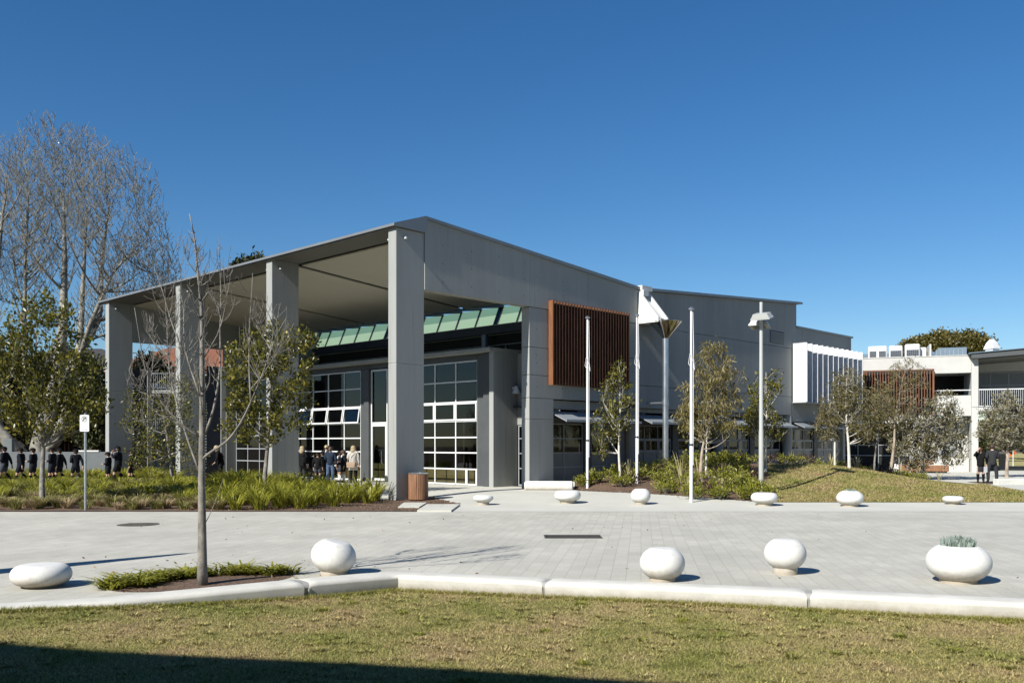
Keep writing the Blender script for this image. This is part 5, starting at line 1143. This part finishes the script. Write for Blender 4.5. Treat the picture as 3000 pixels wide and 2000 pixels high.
young(2949,1392,46.5,[E(2945,1230,70,70,46.5),E(2920,1270,55,50,46.5),E(2990,1250,45,75,46.5),E(2940,1180,35,40,46.5)],[(2949,1396),(2951,1340),(2952,1290),(2948,1170)],15,'round silver-leaved tree in a walled bed by the white balcony',(15,.19,'leaf_silver',.32,.09,.0),n=(18,130,320),bark='bark_tan',twig='bark_twig',r0=.10,twr=.009,maxlen=(2.4,1.2,.7))
# background trees
def bg(name,px,pb,Y,env,seed,label,leaf,n=(24,200,700),r0=.5,**k):
    tree(name,label,P(px,pb,Y),[E(*e,Y) for e in env],[P(px,pb,Y),P(px+2,(pb+env[0][1])/2,Y),P(env[0][0],env[0][1],Y)],r0,n,seed,leaf=leaf,group='background trees beyond the buildings',twr=.02,bark='bark_tan',maxlen=(9,5,3),**k)
bg('fig_tree',2770,1330,92,((2700,1018,55,22),(2780,1010,60,26),(2850,1012,50,26),(2752,988,20,16),(2660,1026,26,14),(2830,998,36,18),(2890,1020,18,18),(2710,1000,24,12)),41,'broad dark evergreen tree behind the white wing roof',(44,.30,'leaf_far',.6,.28,0),n=(26,190,620))
bg('gum_tree',745,1330,110,((745,766,20,12),(720,800,40,30),(770,800,40,30)),42,'distant tree top just showing over the portico roof edge',(14,.6,'leaf_dark',.5,.4,0),n=(14,90,200))
for i,(px,Y_,e,l) in enumerate(((275,53,((270,1200,60,110),(255,1120,45,70),(300,1270,40,60)),'dark dense evergreen by the first fin column at the left'),(130,60,((120,1200,120,110),(60,1130,80,90),(190,1130,70,90)),'dark evergreen mass directly behind the plane tree trunks'),(-30,58,((-10,1180,90,130),(30,1120,60,90)),'dark evergreen at the far left frame edge behind the wall'),(440,66,((440,1110,60,80),(410,1180,60,70),(490,1140,50,60)),'dark tangled evergreen behind the stair block'))):
    bg('evergreen_backdrop_tree' if 0 else 'cypress_tree' if 0 else 'laurel_tree',px,1325,Y_,e,50+i,l,(17,.34,'leaf_dark',.5,.22,0),n=(20,150,420),r0=.3)
for i,(px,Y_,e,l) in enumerate(((2960,118,((2960,1275,60,35),(2910,1285,50,25)),'dark tree on the far side of the lawn beyond the passage'),(3060,112,((3060,1270,60,40),(3010,1280,40,30)),'dark tree beyond the passage at the right frame edge'),(2870,122,((2870,1280,50,30),),'dark tree half hidden by the white wing column'))):
    bg('laurel_tree',px,1330,Y_,e,70+i,l,(10,.8,'leaf_dark',.5,.5,0),n=(16,90,220),r0=.4)
# ------------------------------------------------------------ grasses
def blades(name,roots,H,S,mat,rng,per,wd,lean=.8,parent=None,flop=1.0):
    roots=np.repeat(np.asarray(roots,float),per,0); n=len(roots); Hh=np.repeat(np.asarray(H,float),per)*rng.uniform(.55,1.1,n); Sp=np.repeat(np.asarray(S,float),per)
    az=rng.uniform(0,2*np.pi,n); rr=np.sqrt(rng.random(n))*Sp*.45; b0=roots.copy(); b0[:,0]+=rr*np.cos(az); b0[:,1]+=rr*np.sin(az)
    a2=az+rng.normal(0,.5,n); ln=np.abs(rng.normal(lean,.35,n))*Hh*.6; D=np.stack([np.cos(a2),np.sin(a2)],1); C=np.stack([-D[:,1],D[:,0]],1)
    w=wd*rng.uniform(.7,1.3,n)
    def pt(t,k):
        q=np.zeros((n,3)); q[:,:2]=b0[:,:2]+D*(ln*t**1.6)[:,None]+C*(w*k)[:,None]; q[:,2]=b0[:,2]+Hh*(t-flop*.42*t**2.5); return q
    t1,t2=np.full(n,.45),np.full(n,.8); t0=np.zeros(n); t3=np.ones(n)
    V=np.stack([pt(t0,-.7),pt(t0,.7),pt(t1,1),pt(t1,-1),pt(t2,.75),pt(t2,-.75),pt(t3,0)],1).reshape(-1,3); i=np.arange(n)*7
    Q=np.concatenate([np.stack([i,i+1,i+2,i+3],1),np.stack([i+3,i+2,i+4,i+5],1)]); T=np.stack([i+5,i+4,i+6],1)
    return fast(name,V,Q,T,mat,parent)
rg=np.random.default_rng(99)
lime=[];tan=[];olive=[]
for i in range(2600):
    y=rg.uniform(25.5,36.2); x=rg.uniform(-26,-2.4); px=1500+F*x/y; 
    if px<-60 or not inbed(x,y): continue
    v,u=uv(x,y)
    if v>-.25: continue
    fr=(y-25.4)/10.5
    if px>640:
        if px>860 and y<25.4+(px-860)/260*3.4: continue
        if px>1105: continue
        lime.append((x,y))
    elif px>520 and y>26.8: lime.append((x,y)) if rg.random()<.8 else olive.append((x,y))
    elif y<26.5: (tan if rg.random()<.62 else olive).append((x,y))
    elif y<28.6: (tan if rg.random()<.3 else olive).append((x,y))
    else: (lime if rg.random()<.22 else olive).append((x,y))
def thin(l,d):
    out=[]
    for p in l:
        if all((p[0]-q[0])**2+(p[1]-q[1])**2>d*d for q in out): out.append(p)
    return out
lime=thin(lime,.52); tan=thin(tan,.55); olive=thin(olive,.55)
# second strip beyond the footpath, and the ring round the bare tree
strip=thin([(rg.uniform(-27,-14.5),rg.uniform(39.2,43.2)) for i in range(500)],.6)
def z3(l,z=None): return [(x,y,(hbed(x,y) if z is None else z)) for x,y in l]
o=blades('strappy_grass',z3(lime)+z3(strip,.2),[(rg.uniform(.75,1.05)+(.18 if x>-10 and y>30 else 0))*(1 if 1500+F*x/y>640 else .72)*rg.uniform(.75,1.1) for x,y in lime]+[rg.uniform(.6,.95) for _ in strip],[.32]*(len(lime)+len(strip)),MT['strap'],rg,85,.014,lean=1.0,flop=.8); tag(o,'lime green strappy grass filling the bed below the columns','grass',kind='stuff')
o=blades('dry_grass',z3(tan),[rg.uniform(.34,.52) for _ in tan],[.24]*len(tan),MT['tan_tuft'],rg,150,.006,lean=1.1); tag(o,'dry tan grass tufts along the paving edge at the left','grass',kind='stuff')
o=blades('olive_grass',z3(olive),[rg.uniform(.34,.6) for _ in olive],[.3]*len(olive),MT['olive_tuft'],rg,120,.008,lean=.9); tag(o,'olive green fine grass tufts in the left bed','grass',kind='stuff')
ring=[]
for i in range(80):
    a=rg.uniform(R(0),R(190)); rr_=rg.uniform(.55,1.08); qx=1.2*rr_*math.cos(a); qy=.60*rr_*math.sin(a); x=-4.12+qx*.82-qy*.57; y=12.32+qx*.57+qy*.82
    if y>kfront(x)+.75: ring.append((x,y,.01))
o=blades('bed_grass',ring,[rg.uniform(.12,.32) for _ in ring],[.14]*len(ring),MT['strap'],rg,26,.012,lean=1.9,flop=1.35); tag(o,'arching green grass ringing the bare tree bed','grass',kind='stuff')
mb=MB(); pts=[]
for i in range(40):
    a=2*math.pi*i/40; qx=1.2*math.cos(a); qy=.62*math.sin(a); x=-4.12+qx*.82-qy*.57; y=12.32+qx*.57+qy*.82; y=max(y,kfront(x)+.5); pts.append((x,y))
mb.add([(x,y,.006) for x,y in pts]+[(-4.05,12.32,.04)],[(i,(i+1)%40,40) for i in range(40)]); o=mb.build('tree_bed_mulch',MT['mulch']); tag(o,kind='structure')
# turf blades on the near lawn and the mound
def turf(name,xy,zf,mat,hgt,wd,rng):
    n=len(xy); b0=np.zeros((n,3)); b0[:,:2]=xy; b0[:,2]=zf
    az=rng.uniform(0,6.283,n); C=np.stack([np.cos(az),np.sin(az)],1)*wd; h=hgt*rng.uniform(.4,1.2,n); ln=rng.normal(0,.8,(n,2))*h[:,None]
    V=np.zeros((n,3,3)); V[:,0]=b0; V[:,0,:2]-=C; V[:,1]=b0; V[:,1,:2]+=C; V[:,2]=b0; V[:,2,:2]+=ln; V[:,2,2]+=h
    return fast(name,V.reshape(-1,3),None,np.arange(n*3).reshape(-1,3),mat)
n=230000; yy=7.4+(12.9-7.4)*rg.random(n)**1.05; xx=(rg.random(n)*2-1)*(.575*yy+.1)
kf=np.interp(xx,[k[0] for k in KL],[k[1] for k in KL]); ok=yy<kf+.005; xx,yy,kf=xx[ok],yy[ok],kf[ok]
hz=np.where(kf-yy<.18,.055,.028); tt=np.clip((-1.9-xx)/3.9,0,1); zz_=ZL+.165*tt*tt*(3-2*tt)*(lambda q:q*q*(3-2*q))(np.clip((yy-8.9)/1.5,0,1))+.01*np.sin(xx*1.3+.4*yy)+.008*np.sin(yy*1.7-xx*.6)
o=turf('turf',np.stack([xx,yy],1),zz_,MT['lawnblade'],hz,.0042,rg); tag(o,'short brown and green turf of the near lawn','grass',kind='stuff')
e=(kf-yy<.13)&(rg.random(len(xx))<.9); 
o=turf('edge_grass',np.repeat(np.stack([xx[e],yy[e]],1),2,0)+rg.normal(0,.01,(2*e.sum(),2)),np.repeat(zz_[e],2),MT['leaf_lime'],np.full(2*e.sum(),.06),.005,rg); tag(o,'longer green grass fringe along the kerb foot','grass',kind='stuff')
cl=[]
for i in range(26):
    x=rg.uniform(-5,6); y=rg.uniform(8.3,12.2)
    if y<kfront(x)-.15: cl.append((x,y,hl(x,y)))
o=blades('lawn_weeds',cl,[rg.uniform(.05,.085) for _ in cl],[rg.uniform(.08,.26) for _ in cl],MT['leaf_lime'],rg,70,.004,lean=1.0); tag(o,'small bright green weed patches in the near lawn','weeds',kind='stuff')
cl=[]
for i in range(650):
    x=rg.uniform(-6,7); y=rg.uniform(7.5,12.6)
    if y<kfront(x)-.02: cl.append((x,y,hl(x,y)))
o=blades('turf_tufts',cl,[rg.uniform(.045,.075) for _ in cl],[.10]*len(cl),MT['lawnblade'],rg,26,.0045,lean=1.2); tag(o,'slightly longer straw tufts in the near lawn','grass',kind='stuff')
pts=[]
while len(pts)<70000:
    x=rg.uniform(7.2,19.6,4000); y=28.3+10*rg.random(4000)**1.2
    pts+= [(a,c) for a,c in zip(x,y) if inmound(a,c) and a>split_x(c)-.1 and c<38.4]
pts=np.array(pts); zz2=np.array([mound(a,c) for a,c in pts])
o=turf('mound_turf',pts,zz2,MT['lawnblade'],np.full(len(pts),.06),.012,rg); tag(o,'mown turf covering the low mound','grass',kind='stuff')
pts=np.array([(rg.uniform(27,45),rg.uniform(70,110)) for _ in range(10)])
# shrubs on the mound bed
def shrub(x,y,r,h,mat,label,name='shrub',per=640,size=.10,group='low shrubs in the mulched mound bed'):
    rng=np.random.default_rng(int((x*131+y*977)*10)%99999); z=mound(x,y); t=thing(name,label,'shrub',(x,y,z),0,group)
    mb=MB(); pos=[];dr=[]
    for i in range(26):
        a=rng.uniform(0,6.283); d=rng.uniform(.2,1)**.5*r; q=Vector((d*math.cos(a),d*math.sin(a),h*(1-.55*(d/r)**2)*rng.uniform(.7,1))); pts=bez(Vector((0,0,-.03)),Vector((q.x*.3,q.y*.3,q.z*.7)),q,3); mb.tube(pts,[.012,.009,.006,.003],4,cap=False)
        for k in range(per//26):
            s=rng.uniform(.4,1.05); p=np.array(q)*[s,s,s**.8]+rng.normal(0,.06,3); p[2]=max(p[2],.03); pos.append(p); dr.append(np.array(q)/np.linalg.norm(q)+[0,0,.5])
    mb.build('stems',MT['bark_twig'],t); leaves('foliage',pos,dr,size,MT[mat],t,rng,.42); return t
SH=[(5.75,29.2,.45,.45),(6.6,29.1,.42,.42),(7.35,29.05,.42,.4),(8.05,29.1,.4,.38),(7.1,30.7,.5,.5),(7.9,31.0,.55,.55),(6.4,32.6,.55,.5),(7.4,33.2,.6,.55),(8.2,33.6,.6,.6),(5.4,33.0,.5,.5),(8.0,32.2,.45,.5),(5.2,31.1,.45,.45),(4.0,33.2,.5,.5),(4.9,34.6,.5,.5),(3.3,34.6,.5,.5),(6.2,34.8,.6,.55),(7.6,35.6,.6,.6),(8.8,36.2,.6,.6),(2.75,34.3,.4,.4),(8.0,30.2,.4,.4),(7.2,36.6,.6,.6),(8.2,36.9,.6,.6),(8.9,37.3,.55,.6),(6.3,36.2,.6,.55),(5.3,36.0,.55,.5),(8.6,35.0,.55,.6),(4.2,35.6,.5,.5)]
for i,(x,y,r,h) in enumerate(SH):
    shrub(x,y,r*.95,h*1.2,'leaf_lime','bright green rounded shrub growing in the bark mulch of the mound bed')
for i,(x,y) in enumerate(((7.0,32.0),(7.75,32.2),(8.5,33.0),(8.9,34.2),(6.6,30.0),(8.0,34.7),(9.0,35.6),(4.4,33.9),(7.9,31.2))):
    shrub(x,y,.34,.42,'leaf_bronze','dark bronze-leaved shrub among the green shrubs of the mound bed',name='bronze_shrub',per=330,group='bronze shrubs in the mound bed')
for i in range(16):
    x=9.3+i*.62+rnd.uniform(-.2,.2); y=39.0+i*.22+rnd.uniform(-.5,.5)
    shrub(x,y,rnd.uniform(.35,.5),rnd.uniform(.35,.55),'leaf_lime' if i%3 else 'leaf_bronze','low shrub in the planting strip behind the grassy mound',name='border_shrub',per=260,group='shrubs behind the mound')
def spiky(x,y,h,per,i):
    z=mound(x,y); o=blades('strappy_plant',[(0,0,0)],[h],[.12],MT['pale_strap'],np.random.default_rng(i),per,.013,lean=.6,flop=.2); o.location=(x,y,z-.03); tag(o,'upright pale strappy plant in the mound bed near the flagpoles' if x<9 else 'upright pale strappy plant behind the grassy mound','plant','pale strappy plants near the flagpoles' if x<9 else 'pale strappy plants behind the mound')
for i,(x,y,h) in enumerate(((4.35,34.4,1.0),(6.15,33.4,1.25),(6.9,33.9,1.0),(5.9,30.9,.7),(6.9,30.4,.75),(7.6,33.2,1.0))): spiky(x,y,h,20,300+i)
for i in range(9): spiky(12.4+i*.9,39.8+rnd.uniform(-.5,.8)+i*.25,rnd.uniform(.5,.9),14,330+i)
for i in range(10): shrub(rnd.uniform(17.6,18.9)+i*.14,41.5+i*.55,.35,.35,'leaf_lime','low green shrub edging the path by the silver tree',name='edging_shrub',per=200,group='edging shrubs along the path')
# fallen bark and leaf litter on the mulch
n=9000; x=rg.uniform(-12,-1.6,n); y=rg.uniform(25.2,31,n); ok=np.array([inbed(a,c) and 1500+F*a/c>520 for a,c in zip(x,y)]); x,y=x[ok],y[ok]
q=np.stack([x,y,np.array([hbed(a,c) for a,c in zip(x,y)])+.004],1); d=rg.normal(0,1,(len(q),3)); d[:,2]*=.12
o=leaves('bark_litter',q,d,.05,leafmat('bark_chip',(.07,.04,.025),(.26,.17,.11),trans=0,rough=.9),None,rg,.4); tag(o,'loose bark chips scattered over the mulch','mulch',kind='stuff')
x=rg.uniform(1.8,9.6,n); y=rg.uniform(28.3,38,n); ok=np.array([inmound(a,c) and a<split_x(c) for a,c in zip(x,y)]); x,y=x[ok],y[ok]
q=np.stack([x,y,np.array([mound(a,c) for a,c in zip(x,y)])+.004],1); d=rg.normal(0,1,(len(q),3)); d[:,2]*=.12
o=leaves('mound_litter',q,d,.06,bpy.data.materials['bark_chip'],None,rg,.4); tag(o,'loose bark chips scattered over the mound bed','mulch',kind='stuff')

# a few dry leaves blown over the paving and the lawn
q=[];
for i in range(230):
    x=rg.uniform(-9,9); y=rg.uniform(8.5,24)
    if rg.random()<.5: x=-4+rg.normal(0,1.6); y=12.6+abs(rg.normal(0,1.2))
    if abs(y-kfront(x)-.2)<.3: continue
    q.append((x,y,.006 if y>kfront(x) else ZL+.04))
d=rg.normal(0,1,(len(q),3)); d[:,2]*=.1
o=leaves('fallen_leaves',q,d,.055,leafmat('dry_leaf',(.10,.06,.03),(.30,.20,.10),trans=.1,rough=.8),None,rg,.5); tag(o,'small dry leaves scattered over the paving and lawn','leaf litter',kind='stuff')
# ------------------------------------------------------------ light, sky, camera
wd=bpy.data.worlds.new('World'); sc.world=wd; wd.use_nodes=True; N=wd.node_tree.nodes; L=wd.node_tree.links
bgd=N['Background']; sk=N.new('ShaderNodeTexSky'); sk.sky_type='NISHITA'; sk.sun_disc=False
SE=R(36.5); sk.sun_elevation=SE; sk.sun_rotation=math.atan2(-.665,-.747); sk.air_density=1.0; sk.dust_density=.15; sk.ozone_density=4.5; sk.altitude=0
hs=N.new('ShaderNodeHueSaturation'); hs.inputs['Hue'].default_value=.502; hs.inputs['Saturation'].default_value=1.25; hs.inputs['Value'].default_value=1.02; L.new(sk.outputs[0],hs.inputs['Color']); L.new(hs.outputs[0],bgd.inputs[0]); bgd.inputs[1].default_value=.066
sl=bpy.data.lights.new('sun','SUN'); sl.energy=5.0; sl.angle=R(.5); sl.color=(1,.955,.88); so=bpy.data.objects.new('sun',sl); COL.objects.link(so)
d=Vector((.665,.747,-math.tan(SE))).normalized(); so.rotation_euler=d.to_track_quat('-Z','Y').to_euler(); so.location=(-20,-20,30)
cam=bpy.data.cameras.new('camera'); co=bpy.data.objects.new('camera',cam); COL.objects.link(co); co.location=(0,0,CZ); co.rotation_euler=(R(90),0,0)
cam.sensor_width=36; cam.lens=F/3000*36; cam.shift_y=.1; cam.clip_end=3000; cam.clip_start=.05; sc.camera=co
vs=sc.view_settings; vs.view_transform='Standard'; vs.look='None'; vs.exposure=.68; vs.gamma=1; vs.use_curve_mapping=False
sc.cycles.use_denoising=True; sc.cycles.max_bounces=8; sc.cycles.transparent_max_bounces=12; sc.cycles.caustics_reflective=False; sc.cycles.caustics_refractive=False
